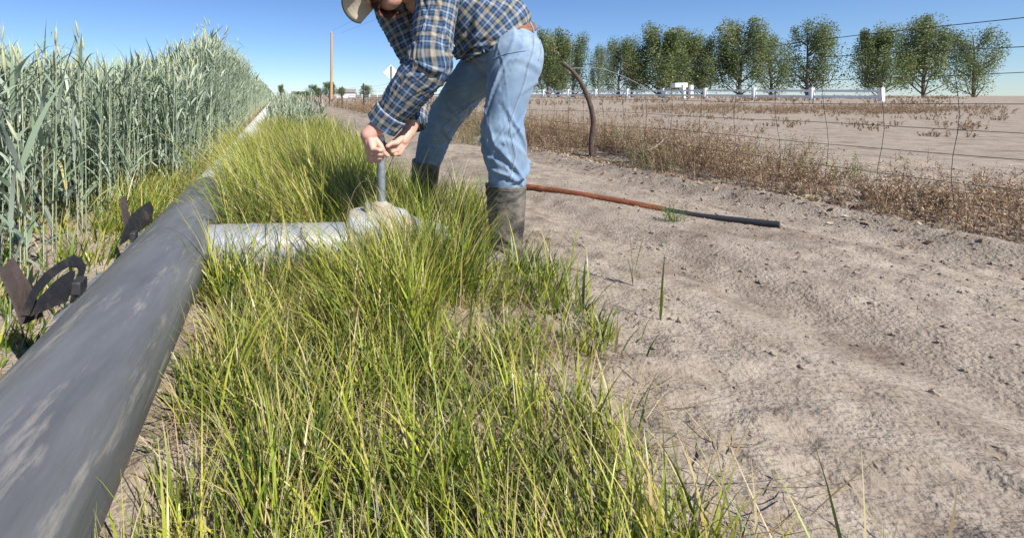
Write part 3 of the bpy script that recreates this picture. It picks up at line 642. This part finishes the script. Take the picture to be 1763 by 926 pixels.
hc=np.array([.182,2.18,1.282]); hf=np.array([-.86,-.14,-.47]); hf/=np.linalg.norm(hf); hu=np.array([-.42,.62,.66]); hu-=hf*hu.dot(hf); hu/=np.linalg.norm(hu); hs=np.cross(hf,hu)
B.append(ell(hc+hu*.03-hf*.012,[hs*.076,hf*.096,hu*.098])); B.append(ell(hc-hu*.045+hf*.025,[hs*.062,hf*.066,hu*.078])); B.append(rcone(hc-hu*.085+hf*.045,.030,hc-hu*.07+hf*.02,.045))
B.append(rcone(hc+hf*.082+hu*.018,.010,hc+hf*.104-hu*.020,.015)); B.append(ell(hc+hf*.083+hu*.035,[hs*.05,hf*.016,hu*.014]))
B.append(rcone(hc+hf*.080-hu*.048+hs*.018,.009,hc+hf*.080-hu*.048-hs*.018,.009))
for s in(-1,1): B.append(ell(hc+hs*.078*s-hf*.012+hu*.002,[hs*.010,hf*.018,hu*.032])); B.append(ell(hc+hs*.045*s+hf*.058-hu*.018,[hs*.02,hf*.02,hu*.02]))
B.append(rcone(hc-hf*.03-hu*.05,.056,(.36,yT,1.29),.062)); B.append(rcone((.36,yT,1.28),.09,(.58,yT,1.14),.12)); B.append(rcone((.58,yT,1.14),.12,(.74,yT,.99),.12))
B.append(rcone((.40,2.10,1.25),.07,shN,.06)); B.append(rcone(shN,.055,elN,.045)); B.append(rcone((.38,2.34,1.26),.07,shF,.06)); B.append(rcone(shF,.055,elF,.045))
for K in(nl,fl):
    for a,b in zip(K[1:-1],K[2:]): B.append(rcone(a[:3],min(a[3]*.72,.07),b[:3],min(b[3]*.72,.07)))
B.append(rcone(nl[-1][:3],.045,(.70,2.04,.09),.04)); B.append(rcone((.70,2.04,.07),.035,(.55,1.98,.05),.03)); B.append(rcone(fl[-1][:3],.045,(.43,2.76,.09),.04)); B.append(rcone((.43,2.76,.07),.035,(.29,2.74,.05),.03))
# near (left) hand
HB=[]
w0=P(634,233,2.01); B.append(rcone(elN,.045,wrN,.040)); B.append(rcone(wrN-dN*.02,.041,w0,.0345)); 
def hand(w,kn,palm_n,thick,fingers,thumb,wd):
    """w wrist, kn knuckle centre, wd across-knuckle direction, fingers: list of joint chains"""
    w=np.array(w);kn=np.array(kn);wd=np.array(wd,float);wd/=np.linalg.norm(wd); out=[]
    for i in range(4):
        t=(i-1.5)/1.5; k=kn+wd*t*.030; out.append(rcone(w+wd*t*.017,.019,k,.0135))
    out.append(rcone(w,.030,(w+kn)/2,.022))
    for ch,r in fingers:
        for j in range(len(ch)-1): out.append(rcone(ch[j],r*(1-.09*j),ch[j+1],r*(1-.09*(j+1))))
    for j in range(len(thumb)-1): out.append(rcone(thumb[j],[.017,.0135,.0115][j],thumb[j+1],[.0135,.0115,.010][j]))
    return out
hz=.548
def fing(kx,grip,cdir,r,sc_=1.0,sgn=1):
    return None
# near hand: knuckles left of/below the bar, fingers close round the bar from below towards +x
kc=P(640,266,1.985); wdN=np.array([.55,.55,-.55]); wdN/=np.linalg.norm(wdN)
fN=[]
for i,(r,ln) in enumerate(((.0100,1.0),(.0105,1.08),(.0100,1.02),(.0088,.85))):
    t=(i-1.5)/1.5; k=kc+np.array([.008,-.004,.026])*(-t)+np.array([.004,.012,0])*t
    p1=k+np.array([.026,-.020,-.004])*ln; p2=p1+np.array([.018,.012,-.001])*ln; p3=p2+np.array([-.004,.020,.002])*ln
    fN.append(([k,p1,p2,p3],r)); HB.append(rcone(w0+np.array([0,0,-.010*t]),.021,k,.0145))
for ch,r in fN:
    for j in range(3): HB.append(rcone(ch[j],r*(1.08-.07*j),ch[j+1],r*(1.0-.07*j)))
HB.append(rcone(w0,.031,(w0+kc)/2+np.array([.004,.008,0]),.030)); HB.append(ell(kc*.55+w0*.45+np.array([.012,.006,.004]),[np.array([.034,0,-.018]),np.array([0,.024,0]),np.array([.014,0,.036])]))
for a,b,ra,rb in((w0+np.array([.018,-.004,-.008]),P(655,252,1.985),.019,.0145),(P(655,252,1.985),P(660,262,1.965),.0135,.012),(P(660,262,1.965),P(667,268,1.97),.0118,.0098)): HB.append(rcone(a,ra,b,rb))
# far (right) hand, coming down from the right behind the stem
w1=P(703,228,2.13); B.append(rcone(elF,.043,wrF,.038)); B.append(rcone(wrF,.040,w1,.0315))
kf=P(682,256,2.07)
for i,(r,ln) in enumerate(((.0098,1.0),(.0102,1.05),(.0098,1.0),(.0086,.85))):
    t=(i-1.5)/1.5; k=kf+np.array([.012,0,-.020])*t*1.1+np.array([0,.006,0])*t
    p1=k+np.array([-.024,-.016,-.004])*ln; p2=p1+np.array([-.014,.014,-.004])*ln; p3=p2+np.array([.008,.014,.004])*ln
    HB.append(rcone(w1+np.array([.004,0,-.010])*t,.020,k,.0140))
    for a,b,j in((k,p1,0),(p1,p2,1),(p2,p3,2)): HB.append(rcone(a,r*(1.08-.07*j),b,r*(1-.07*j)))
HB.append(rcone(w1,.029,(w1+kf)/2,.027))
for a,b,ra,rb in((w1+np.array([-.014,-.008,-.006]),P(683,246,2.05),.018,.0135),(P(683,246,2.05),P(674,247,2.03),.0128,.0115),(P(674,247,2.03),P(667,252,2.02),.011,.0095)): HB.append(rcone(a,ra,b,rb))
bm_=fuse('body',B+HB,.0026,3,.5)
body=part('body',bm_,M['skin'],man)
# eyes, beard, hair
for s in(-1,1):
    MB().add(*ell(hc+hs*.031*s+hf*.078+hu*.014,[hs*.012,hf*.012,hu*.012])).build('eye',M['button'],body)
beard=Bank(); n=7500
ph=rng.uniform(-1.75,1.75,n); v=rng.uniform(-1,1,n)
bc=hc-hu*.048+hf*.025
pt=bc+ (np.sin(ph)*.070)[:,None]*hs+(np.cos(ph)*.076)[:,None]*hf-(.010+.046*v)[:,None]*hu*1.0
sel=(v>-.75)|(np.abs(ph)>.7); pt=pt[sel]; ph=ph[sel]
out=np.sin(ph)[:,None]*hs+np.cos(ph)[:,None]*hf-.9*hu; out/=np.linalg.norm(out,axis=1)[:,None]; out+=rng.normal(0,.25,out.shape)
Vb=[];w_=.0016; pr=np.cross(out,rng.normal(size=out.shape)); pr/=np.linalg.norm(pr,axis=1)[:,None]
Lb=rng.uniform(.007,.016,len(pt))[:,None]; Vb=np.stack([pt-pr*w_,pt+pr*w_,pt+out*Lb+pr*.0004,pt+out*Lb-pr*.0004],1).reshape(-1,3); Qb=np.arange(len(pt))[:,None]*4+np.arange(4)[None]
part('beard',mesh_np('beard',Vb,Qb),M['hair'],man)
bh=MB(); bh.add(*ell(hc-hu*.030-hf*.03,[hs*.080,hf*.070,hu*.072])); bh.build('hair',M['hair'],man)
# cap: crown and brim
cap=MB(); k=36; V=[];fs=[]
cc_=hc+hu*.040-hf*.008
rings=9
for i in range(rings):
    th=math.pi/2*i/(rings-1)
    for j in range(k):
        p_=2*math.pi*j/k; V.append(cc_+hu*.088*math.sin(th)*1.0+(hs*.089*math.cos(p_)+hf*.107*math.sin(p_))*max(math.cos(th),.03))
fs=[(i*k+j,i*k+(j+1)%k,(i+1)*k+(j+1)%k,(i+1)*k+j) for i in range(rings-1) for j in range(k)]
cap.add(V,fs); capo=cap.build('cap',M['captan'],man); so_=capo.modifiers.new('so','SOLIDIFY'); so_.thickness=.003
bV=[];nb=28;mr=8
for i in range(nb):
    a=-1.25+2.5*i/(nb-1)
    for j in range(mr):
        t=j/(mr-1); inner=cc_+hs*.086*math.sin(a)+hf*.100*math.cos(a); outer=cc_+hs*.128*math.sin(a)*(.98)+hf*(.108+.125*math.cos(a*.92)**.7 if math.cos(a*.92)>0 else .1)
        p_=inner*(1-t)+outer*t; p_=p_-hu*(.030*(math.sin(a))**2*t+.012*t); bV.append(p_)
bf=[(i*mr+j,(i+1)*mr+j,(i+1)*mr+j+1,i*mr+j+1) for i in range(nb-1) for j in range(mr-1)]
bmx=MB().add(bV,bf); bo_=bmx.build('brim',M['captan'],capo); s_=bo_.modifiers.new('so','SOLIDIFY'); s_.thickness=.004
for t in(.35,.5,.65,.8,.93):
    pts=[]
    for i in range(nb):
        j=t*(mr-1); j0=int(j); f_=j-j0; pts.append(np.array(bV[i*mr+j0])*(1-f_)+np.array(bV[i*mr+min(j0+1,mr-1)])*f_-hu*.0032)
    MB().tube(pts,.0012,5).build('brim_stitching',M['mud'],bo_)
pts=[np.array(bV[i*mr+mr-1]) for i in range(nb)]; MB().tube(pts,.004,8).build('brim_edge',M['capdark'],bo_)
# --- boots ---
def boot(top,ank,heel,toe,rt,seed):
    top=np.array(top);ank=np.array(ank);heel=np.array(heel);toe=np.array(toe)
    K=np.array([[*top,rt,rt*.98],[*(top*.97+ank*.03),rt*1.01,rt],[*(top*.6+ank*.4),rt*.95,rt*.94],[*(top*.25+ank*.75),rt*.84,rt*.84],[*ank,rt*.74,rt*.76],[*(ank-[0,0,.05]),rt*.74,rt*.72]])
    sh=cloth_loft(K,120,80,(1,0,0),addf(folds(seed,18,.4,.007,(.006,.013),.12,(.8,2.2),(.5,1)),folds(seed+1,12,.4,.0045,(.006,.012),.08,(.8,2))),pw=2.1)
    f=(toe-heel); Lf=np.linalg.norm(f); f=f/Lf; sd_=np.cross([0,0,1.],f)
    foot=[]
    for t,hh,ww in((.0,.052,.033),(.08,.072,.039),(.25,.082,.042),(.42,.078,.043),(.58,.062,.048),(.75,.050,.052),(.90,.042,.045),(1.0,.028,.028)):
        foot.append([*(heel+f*Lf*t+np.array([0,0,hh*.5+.018])),ww,hh*.55])
    ft=cloth_loft(np.array(foot),60,56,sd_,folds(seed+4,8,.3,.003,(.008,.012),.1,(.6,1.2),(.35,.7)),pw=2.5)
    e=fuse('boot',[closed(sh[3],sh[1]),closed(ft[3],ft[1])],.0035,4)
    o=part('boot',e,M['rubber'],man)
    MB().tube([top-(ank-top)*.0+np.array([0,0,-.001]),top+np.array([0,0,-.014])],[rt*1.035,rt*1.035],56,False).build('top_band',M['rubber'],o)
    # sole
    n=28; ring=[]
    for i in range(n):
        a=2*math.pi*i/n; t=.5-.5*math.cos(a); wv=(.046+.012*math.sin(t*math.pi*1.1-.3))*math.sin(a); wv=math.copysign(min(abs(wv)*1.25,.056 if t>.5 else .044),wv)
        ring.append(heel+f*(Lf+.024)*t-f*.012+sd_*wv)
    V=np.array([r+[0,0,-.004] for r in ring]+[r+[0,0,.022] for r in ring]); MB().add(V,[tuple(range(n))[::-1],tuple(range(n,2*n))]+[(i,(i+1)%n,(i+1)%n+n,i+n) for i in range(n)]).build('sole',M['sole'],o,bevel=.003)
boot(P(870.5,318,2.04),(.695,2.04,.115),(.735,2.055,.012),(.465,1.93,.008),.083,71)
boot(P(733.5,278,2.715),(.435,2.755,.115),(.475,2.77,.01),(.20,2.71,.01),.081,81)

# ---------------- track side things ----------------
ra=P(868,319,3.95); rb_=P(1146,369,3.02); ra[2]=.03; rb_[2]=.034
ry=empty('rusty_pipe',tuple(rb_),'thin rusty brown steel pipe lying on the dirt track behind the boot','pipe')
n=24; pts=[ra+(rb_-ra)*i/(n-1)+np.array([0,0,.012*math.sin(i/(n-1)*math.pi)]) for i in range(n)]
MB().tube(pts,.0255,20).build('tube',M['rust'],ry); d_=(rb_-ra)/np.linalg.norm(rb_-ra)
e2=rb_+d_*.55; e2[2]=float(gz(np.array(e2[0]),np.array(e2[1])))+.022; MB().tube([rb_-d_*.02,rb_+d_*.2,e2],.020,18).build('hose_end',M['blackplastic'],ry)
# bent wooden post and the wire fence
FQ=4.05
def fp(y,z): return np.array([FQ-SL*y,y,z])
wf=empty('wire_fence',tuple(fp(14.4,0)),'rusty wire fence on dark posts running beside the dirt track','fence')
bp=[(1019,272),(1019,240),(1021,215),(1018,190),(1011,165),(1001,143),(987,125),(975,114),(967,108)]
pts=[P(x_,y_,5.9) for x_,y_ in bp]; C,_=cr_interp(np.array([[*p_,0] for p_ in pts]),30); pts=C[:,:3]; pts[:,1]+=.01*np.sin(np.arange(30)*.4)
rr=np.linspace(.033,.024,30)*(1+.05*np.sin(np.arange(30)*1.9)); MB().tube(pts,rr,12).build('post',M['wood_old'],wf,angle=30)['label']='bent leaning weathered wooden fence post'
for i,yy in enumerate([14.4]+[21.3+6.9*j for j in range(14)]):
    t=random.uniform(-.05,.05); p0=fp(yy,-.1); p1=fp(yy,1.34+random.uniform(-.06,.06))+np.array([t,0,0]); r=.045 if yy<30 else .05
    mb=MB(); m_=(p0+p1)/2+np.array([random.uniform(-.015,.015),0,0]); mb.tube([p0,m_,p1],[r,r*.93,r*.85],8); mb.build('post',M['fpost'],wf)
def strand(z,y0,y1,step,amp,r,seed,name='wire'):
    rr_=random.Random(seed); ph=rr_.uniform(0,6); pts=[]
    yy=y0
    while yy<=y1: 
        pts.append(fp(yy,z+amp*math.sin(yy*.9+ph)+amp*.6*math.sin(yy*2.3+ph*2)+rr_.uniform(-1,1)*amp*.3)+np.array([.02*math.sin(yy*1.7+ph),0,0])); yy+=step
    MB().tube(pts,r,5).build(name,M['wire'],wf); return pts
hog=[.91,.735,.573,.42,.28,.15]
HP=[strand(z,.8,14.4,.4,.012,.0022,i+3) for i,z in enumerate(hog)]
for i,z in enumerate((1.06,1.19)): 
    bw=strand(z,.8,90,.8,.018,.0028,i+30,'barbed_wire')
for i,z in enumerate((.95,.7,.45)): strand(z,14.4,90,1.2,.01,.004,i+50)
for i in range(40):
    yy=1.1+i*.333; rr_=random.Random(i); s=rr_.uniform(-.05,.05); pts=[fp(yy+s*(1-z/.9)+.015*math.sin(z*9+i),z) for z in np.linspace(.93,.05,8)]
    MB().tube(pts,.0018,4).build('stay_wire',M['wire'],wf)
lw=[P(985,118,5.5),P(1030,118,5.4),P(1075,133,5.2),P(1118,157,5.0),P(1145,190,5.0),P(1152,215,5.0),P(1143,240,5.0),P(1118,258,5.0),P(1085,262,5.1),P(1062,270,5.2),P(1045,283,5.3)]
C,_=cr_interp(np.array([[*p_,0] for p_ in lw]),50); tag(MB().tube(C[:,:3],.0035,6).build('loose_wire',M['palewire']),'pale loose wire curling down from the fence beside the bent post','wire')
# utility pole, line
up_=empty('utility_pole',(-2.3,63,0),'tall bare orange-brown wooden utility pole beyond the track','utility pole')
MB().tube([(-2.35,63,-.3),(-2.3,63,4),(-2.3,63,9.3)],[.19,.18,.15],14).build('pole',M['wood_pole'],up_)
MB().tube([(-2.3,63,9.3),(-2.3,63,9.55)],[.03,.03],8).build('insulator',M['signback'],up_)
def sag(a,b,s,n=30): 
    a=np.array(a,float);b=np.array(b,float); return [a+(b-a)*t-np.array([0,0,4*s*t*(1-t)]) for t in np.linspace(0,1,n)]
for i,(a,b) in enumerate((((-2.3,63,9.55),(22,-12,11.0)),((-.9,63,9.3),(25,-12,10.6)))):
    tag(MB().tube(sag(a,b,.5),.009,5).build('power_line',M['wire']),('thin power line rising from the top of the wooden pole','second thin power line just right of the wooden pole')[i],'power line','power lines over the track')
# diamond sign seen from behind
sg=empty('road_sign',tuple(P(674,189,32)*[1,1,0]),'white diamond road sign on a green post behind the man\'s arm','road sign')
c=P(673,125,32); h=.54; V=[c+[0,0,h],c+[h,0,0],c-[0,0,h],c-[h,0,0]]; V=np.array(V+[v+np.array([0,.01,0]) for v in V]); MB().add(V,[(0,3,2,1),(4,5,6,7),(0,1,5,4),(1,2,6,5),(2,3,7,6),(3,0,4,7)]).build('sign_panel',M['signback'],sg,smooth=False)
MB().box((c[0]+.02,31.96,1.35),(.035,.02,1.45)).build('post',M['greensteel'],sg,smooth=False)
# white rail fence
wfz=empty('white_fence',(20,87,0),'white post and rail fence in front of the row of trees','fence')
def wfp(d): 
    x=35*(130-d)/75; return np.array([x,d,float(gz(np.array(x),np.array(d),False))])
d=130.0; k=[]
while d>34: k.append(wfp(d)); d-=3.85
for p_ in k: MB().box(p_+[0,0,.5],(.14,.14,.62)).build('post',M['white'],wfz,smooth=False)
for z in(.85,.35):
    pts=[p_+np.array([0,0,z]) for p_ in k]; mb=MB()
    for a,b in zip(pts[:-1],pts[1:]):
        dd=b-a; L=np.linalg.norm(dd); dd/=L; n_=np.cross(dd,[0,0,1.]); n_/=np.linalg.norm(n_); mb.box((a+b)/2,(L/2-.15,.03,.10),rot=np.stack([dd,n_,np.cross(n_,dd)],1))
    mb.build('rail',M['white'],wfz,smooth=False)
mbx=empty('mailbox',tuple(P(1182,169,52)),'large white box standing on two white posts by the tree row','mailbox')
p_=P(1169,147,52); MB().box(p_,(.70,.4,.28)).build('box',M['white'],mbx,smooth=False,bevel=.05)
for sx in(1177,1190): q_=P(sx,158.5,51.2); MB().box(q_,(.15,.15,.75)).build('post',M['white'],mbx,smooth=False)
hs_=empty('white_house',(-1.5,170,0),'small distant white building behind the foot of the utility pole','house')
MB().box((-1.0,170,.9),(3.4,3,1.1)).build('wall',M['white'],hs_,smooth=False)
V=[(-4.7,166.5,2.0),(2.7,166.5,2.0),(2.7,173.5,2.0),(-4.7,173.5,2.0),(-4.7,170,3.2),(2.7,170,3.2)]; MB().add(V,[(0,1,5,4),(2,3,4,5),(0,4,3),(1,2,5),(0,3,2,1)]).build('roof',M['roof'],hs_,smooth=False)

# ---------------- trees ----------------
def tree_meshes(seed,H,Rw,leafn,size,dens=1.0,open_=.5):
    r=np.random.default_rng(seed); mb=MB(); tips=[]
    trunk=[(0,0,-.3),(r.normal(0,.1),r.normal(0,.1),H*.22),(r.normal(0,.25),r.normal(0,.25),H*.55),(r.normal(0,.3),r.normal(0,.3),H*.93)]
    C,_=cr_interp(np.array([[*p_,0] for p_ in trunk]),14); mb.tube(C[:,:3],np.linspace(H*.022,H*.004,14),9)
    for i in range(27):
        f=r.uniform(.03,.85); j=int(f*13); b=C[j,:3]; az=r.uniform(0,6.28); L=Rw*(1.05-.55*f)*r.uniform(.7,1.2); el=r.uniform(.7,1.25)
        e=b+np.array([math.cos(az)*math.cos(el)*L*1.1,math.sin(az)*math.cos(el)*L*1.1,math.sin(el)*L*1.25]); m_=(b+e)/2+np.array([math.cos(az),math.sin(az),-.2])*L*.15
        mb.tube([b,m_,e],[H*.008,H*.005,H*.002],6); k_=r.uniform(.6,1.25); tips+=[(m_,L*.32*k_),(e,L*.33*k_),((m_+e)/2,L*.36)]
        if el<1: tips.append((e+np.array([0,0,L*.35]),L*.28))
    tips.append((C[-1,:3],Rw*.28)); tips.append((C[-3,:3],Rw*.4))
    tips=[(p_,s) for p_,s in tips if p_[2]<H*1.02]
    bk=Bank(); per=leafn//len(tips)
    for p_,s in tips:
        v=r.normal(size=(per,3)); v*=(s*(r.random(per)**.4)/np.linalg.norm(v,axis=1))[:,None]; v[:,2]*=1.35
        bk.cards(np.array(p_)+v,r.uniform(size*.6,size*1.3,per),np.clip(r.normal(.5,.22)+r.normal(0,.15,per),0,1))
    return mb,bk.mesh('crown')
def mbmesh(mb,name):
    me=bpy.data.meshes.new(name); me.from_pydata(np.concatenate(mb.v).tolist(),[],mb.f); me.update(); me.polygons.foreach_set("use_smooth",[True]*len(me.polygons)); me.materials.append(M['bark']); return me
TM=[]
for s,(ln,sz) in enumerate(((17000,.27),(11000,.25),(20000,.27),(14000,.25))):
    mb,cm=tree_meshes(100+s,12,4.9,ln,sz); cm.materials.append(M['leaf']); TM.append((mbmesh(mb,'trunk'),cm))
def tree(x,y,z,h,wd,kind,label,group=None,rot=0,name='cottonwood_tree',mats=None):
    e=empty(name,(x,y,z),label,'tree',group); s=h/12
    for nm,me in zip(('trunk','crown'),TM[kind]):
        o=link(nm,me,None,e); o.scale=(s*wd,s*wd,s); o.rotation_euler=(0,0,rot)
    return e
row=[(945,57,0,1.05,'dark leafy tree rising right behind the man\'s hip'),(968,70,2,.9,'bushy tree between the man\'s hip and the bent post top'),(1000,60,1,.95,'open tree seen just right of the bent post top'),(1030,82,1,.6,'smallest sparse tree, left of the pair in mid row'),
     (1075,66,1,1.0,'thin airy tree with sky showing through in the middle of the row'),(1105,72,3,.7,'narrow pale tree just left of the broadest tree'),(1136,50,2,1.15,'broadest dense tree left of the white mailbox'),(1192,58,2,1.1,'dense dark tree directly behind the white mailbox'),
     (1235,66,3,1.0,'narrow tree beside the first gap right of the mailbox'),(1275,42,0,1.1,'first tree right of the white mailbox'),(1340,60,1,1.0,'second tree right of the mailbox, sparse crown'),(1420,40,3,1.0,'third tree right of the white mailbox'),(1515,52,2,1.0,'fourth tree right of the mailbox, dense crown'),(1610,35,0,1.0,'fifth tree right of the white mailbox'),(1720,48,1,1.0,'rightmost tree of the row')]
for i,(sx,top,kd,wd,lb) in enumerate(row):
    dd=84-10*max(0,(sx-940)/800); x=(sx-600)*dd/F; z=.45; h=(CH+(165-top)*dd/F-z)
    tree(x,dd+(i%3)*1.5,z,h,wd,kd,lb,'cottonwood trees behind the white fence',rot=i*1.3)
for i,(sx,top,d,wd,kd,lb) in enumerate(((566,142,150,1.5,2,'round dark tree directly behind the utility pole'),(588,152,160,1.6,0,'low tree just right of the utility pole'),(628,148,140,1.9,3,'lone round tree beyond the tallest dark fence post'),(536,147,200,1.7,3,'hazy grey-green tree left of the utility pole'),
    (548,152,190,1.5,2,'dark low tree between hazy tree and utility pole'),(484,147,120,.9,2,'dark tree at the far end of the crop edge'),(510,158,230,3.5,0,'low wide tree on the horizon right of the crop end'),(524,158,240,3.0,2,'low dark tree on the horizon left of the hazy tree'),(608,160,210,3,0,'low far bush line tree behind the white fence'),
    (1010,160,200,4,2,'low far dark bush beneath the row behind the white fence'),(905,160,180,3,0,'far bush on the horizon behind the man\'s knee'))):
    tree((sx-600)*d/F,d,0,CH+(165-top)*d/F,wd,kd,lb,'distant trees on the horizon',rot=i,name='distant_tree')

# ---------------- dry weeds ----------------
W=Bank(); WG=Bank()
def weeds(cx,cy,r,h,n,bank=W,size=.012):
    nst=max(6,n//22); a=rng.uniform(0,6.28,nst); rr=r*np.sqrt(rng.random(nst)); x=cx+rr*np.cos(a)*1.0; y=cy+rr*np.sin(a); z=gz(x,y,False)
    hh=h*rng.uniform(.5,1.1,nst)*(1-.35*(rr/r)**2); az=a+rng.normal(0,.5,nst)
    c=bank.blades(np.stack([x,y,z],1),hh,az,rng.uniform(0,.35,nst),rng.uniform(.1,.8,nst),np.full(nst,size*.4),4,taper=3)
    N=n; i=rng.integers(0,nst,N); j=rng.integers(0,5,N); p=c[i,j]; 
    az2=rng.uniform(0,6.28,N); L=rng.uniform(.04,.16,N)*h/.45
    c2=bank.blades(p,L,az2,rng.uniform(.2,1.2,N),rng.uniform(-.4,.5,N),np.full(N,size*.22),2)
    k=rng.integers(0,3,N*2); ii=rng.integers(0,N,N*2); bank.cards(c2[ii,k]+rng.normal(0,.012,(N*2,3))*h/.45,rng.uniform(.5,1.3,N*2)*size,rng.random(N*2),1.3)
for i in range(78):
    yy=rng.uniform(2.4,10.5); q=FQ+rng.normal(.38,.26)
    if abs(yy-5.8)<.45: q=max(q,FQ+.42)
    weeds(q-SL*yy,yy,rng.uniform(.18,.36),rng.uniform(.16,.46)*(1.0 if yy>4.2 else .8),rng.integers(650,1200),size=.012)
for i in range(14):
    yy=rng.uniform(3,9); q=FQ+rng.normal(.2,.3)
    if abs(yy-5.6)<.8: q=FQ+.5
    weeds(q-SL*yy,yy,.22,rng.uniform(.25,.48),260,WG,.013)
for i in range(11):
    yy=rng.uniform(4.6,8.6); q=FQ+rng.normal(.5,.2); weeds(q-SL*yy,yy,rng.uniform(.25,.42),rng.uniform(.40,.58),900,size=.012)
for i in range(130):
    yy=rng.uniform(9,24); xx=rng.uniform(.42,1.4)*yy; weeds(xx,yy,rng.uniform(.15,.5),rng.uniform(.08,.22),160,size=.02)
for cx,cy,r,h in((1.95,7.2,.35,.42),(2.25,7.6,.4,.45),(1.75,7.8,.3,.36),(2.6,7.4,.35,.42)): weeds(cx,cy,r,h,700); 
weeds(1.75,7.0,.3,.40,500,WG,.014)
for i in range(90):
    yy=rng.uniform(9.5,34); q=FQ+rng.normal(.3,.35); weeds(q-SL*yy,yy,rng.uniform(.3,.6),rng.uniform(.3,.5),260,size=.024)
for i in range(120):
    yy=rng.uniform(30,60)**1.0; xx=rng.uniform(.05,1.3)*yy; weeds(xx,yy,rng.uniform(.8,2.2),rng.uniform(.2,.45),260,size=.05)
for i in range(90):
    yy=rng.uniform(19,27); xx=rng.uniform(.64,1.4)*yy; weeds(xx,yy,rng.uniform(.6,1.3),rng.uniform(.2,.38),420,size=.026)
for i in range(70):
    yy=rng.uniform(34,110); xx=rng.uniform(-.09,.25)*yy+2; weeds(xx,yy,rng.uniform(1,3),.5,60,size=.12)
tag(link('dry_weeds',W.mesh('dry_weeds'),M['weed']),'tangled reddish-brown dry weeds along the wire fence and field','weeds',kind='stuff')
tag(link('green_weeds',WG.mesh('green_weeds'),M['weedgreen']),'pale green weeds mixed into the dry growth along the fence','weeds',kind='stuff')
# leaf litter and clods
LT=Bank(); n=2600; yy=rng.uniform(2.4,9,n); q=FQ+rng.normal(-.25,.22,n); x=q-SL*yy; LT.cards(np.stack([x,yy,gz(x,yy)+.008],1),rng.uniform(.012,.04,n),rng.random(n),1.6)
n=900; yy=rng.uniform(.6,5,n); q=rng.uniform(.9,3.3,n); x=q-SL*yy; LT.cards(np.stack([x,yy,gz(x,yy)+.002],1),rng.uniform(.003,.009,n),rng.random(n),2.2)
tag(link('plant_litter',LT.mesh('plant_litter'),M['weed']),'scattered dry leaf litter on the dirt below the weeds','litter',kind='stuff')
CL=MB(); 
for i in range(3000):
    yy=rng.uniform(.6,6.5); q=rng.uniform(.95,3.8); x=q-SL*yy
    if vnoise(np.array([x*1.3,yy*1.3,0]),77)<rng.uniform(-.5,.5): continue
    s=rng.uniform(.003,.010)*(1.5 if rng.random()<.08 else 1); z=float(gz(np.array(x),np.array(yy)))
    V,f=ell((x,yy,z+s*.2),np.diag([s*rng.uniform(.8,1.4),s,s*.7]),7,5); V=V+rng.normal(0,s*.13,V.shape); CL.add(V,f)
tag(CL.build('dirt_clods',M['dirt'],smooth=False),'small broken clods of dry dirt strewn over the track','clods',kind='stuff')

# ---------------- single grass stalks at the right, tufts ----------------
def stalk(sx,sy0,sy1,label,lean=0):
    dpt=None
    d=CH*F/(sy0-165); base=P(sx,sy0,d); base[2]=float(gz(np.array(base[0]),np.array(d),False)); h=(sy0-sy1)*d/F
    bk=Bank(); b=np.array([base-base]); b=np.repeat(b,3,0)
    bk.blades(np.zeros((1,3)),np.array([h*1.02]),np.array([lean]),np.array([.03]),np.array([.10]),np.array([.0115]),8,tint=np.array([.35]),twist=.1,taper=3)
    bk.blades(np.zeros((2,3)),np.array([h*.62,h*.45]),np.array([lean+2.6,lean+.4]),np.array([.08,.12]),np.array([.2,.3]),np.array([.007,.006]),7,tint=np.array([.5,.3]),twist=.1,taper=3)
    o=link('grass_stalk',bk.mesh('grass_stalk'),M['grass'],None,tuple(base)); tag(o,label,'grass stalk','single green grass stalks on the dirt')
stalk(1090,500,358,'tall green grass stalk standing alone on the dirt below the rusty pipe',3.0)
stalk(1003,545,445,'short green grass stalk right of the near boot at the dirt edge',.5)
stalk(1137,560,440,'green grass stalk nearest the right, in front of the rusty pipe end',.2)
def tuft(sx,sy,label,n,L,tb):
    d=CH*F/(sy-165); base=P(sx,sy,d); base[2]=float(gz(np.array(base[0]),np.array(d),False)); bk=Bank()
    bk.blades(rng.normal(0,.02,(n,3))*[1,1,0],rng.uniform(.4,1,n)*L,rng.uniform(0,6.28,n),rng.uniform(.1,1.0,n),rng.uniform(.2,.9,n),rng.uniform(.003,.005,n),6,tint=np.clip(rng.normal(tb,.15,n),0,1))
    o=link('grass_tuft',bk.mesh('grass_tuft'),M['grass_dark'],None,tuple(base)); tag(o,label,'grass tuft','grass tufts on the dirt track')
tuft(1160,390,'grass tuft growing at the end of the rusty pipe',60,.20,.4)
tuft(905,472,'spreading green grass tuft beside the heel of the near boot',150,.27,.3)
tuft(945,480,'low grass tuft on the dirt just right of the near boot',80,.2,.35)
# broad leaf near the boot top
V=[];L=.085; lf=Bank(); lf.blades(np.array([P(843,317,2.6)]),np.array([.10]),np.array([2.9]),np.array([1.2]),np.array([.25]),np.array([.032]),8,tint=np.array([.5]),twist=.05,taper=2.4)
o=link('green_leaf',lf.mesh('green_leaf'),leafmat('greenleaf',[(0,(.16,.42,.03)),(1,(.2,.5,.05))],None,.4,.4)); tag(o,'single bright green leaf poking out beside the near boot top','leaf')
lb=P(843,317,2.6)
mbs=MB(); mbs.tube([np.array([lb[0]+.02,lb[1],0]),np.array([lb[0]+.02,lb[1],lb[2]*.6]),lb],.0022,6); st=mbs.build('leaf_stem',M['grass_dark'],None); st.parent=o
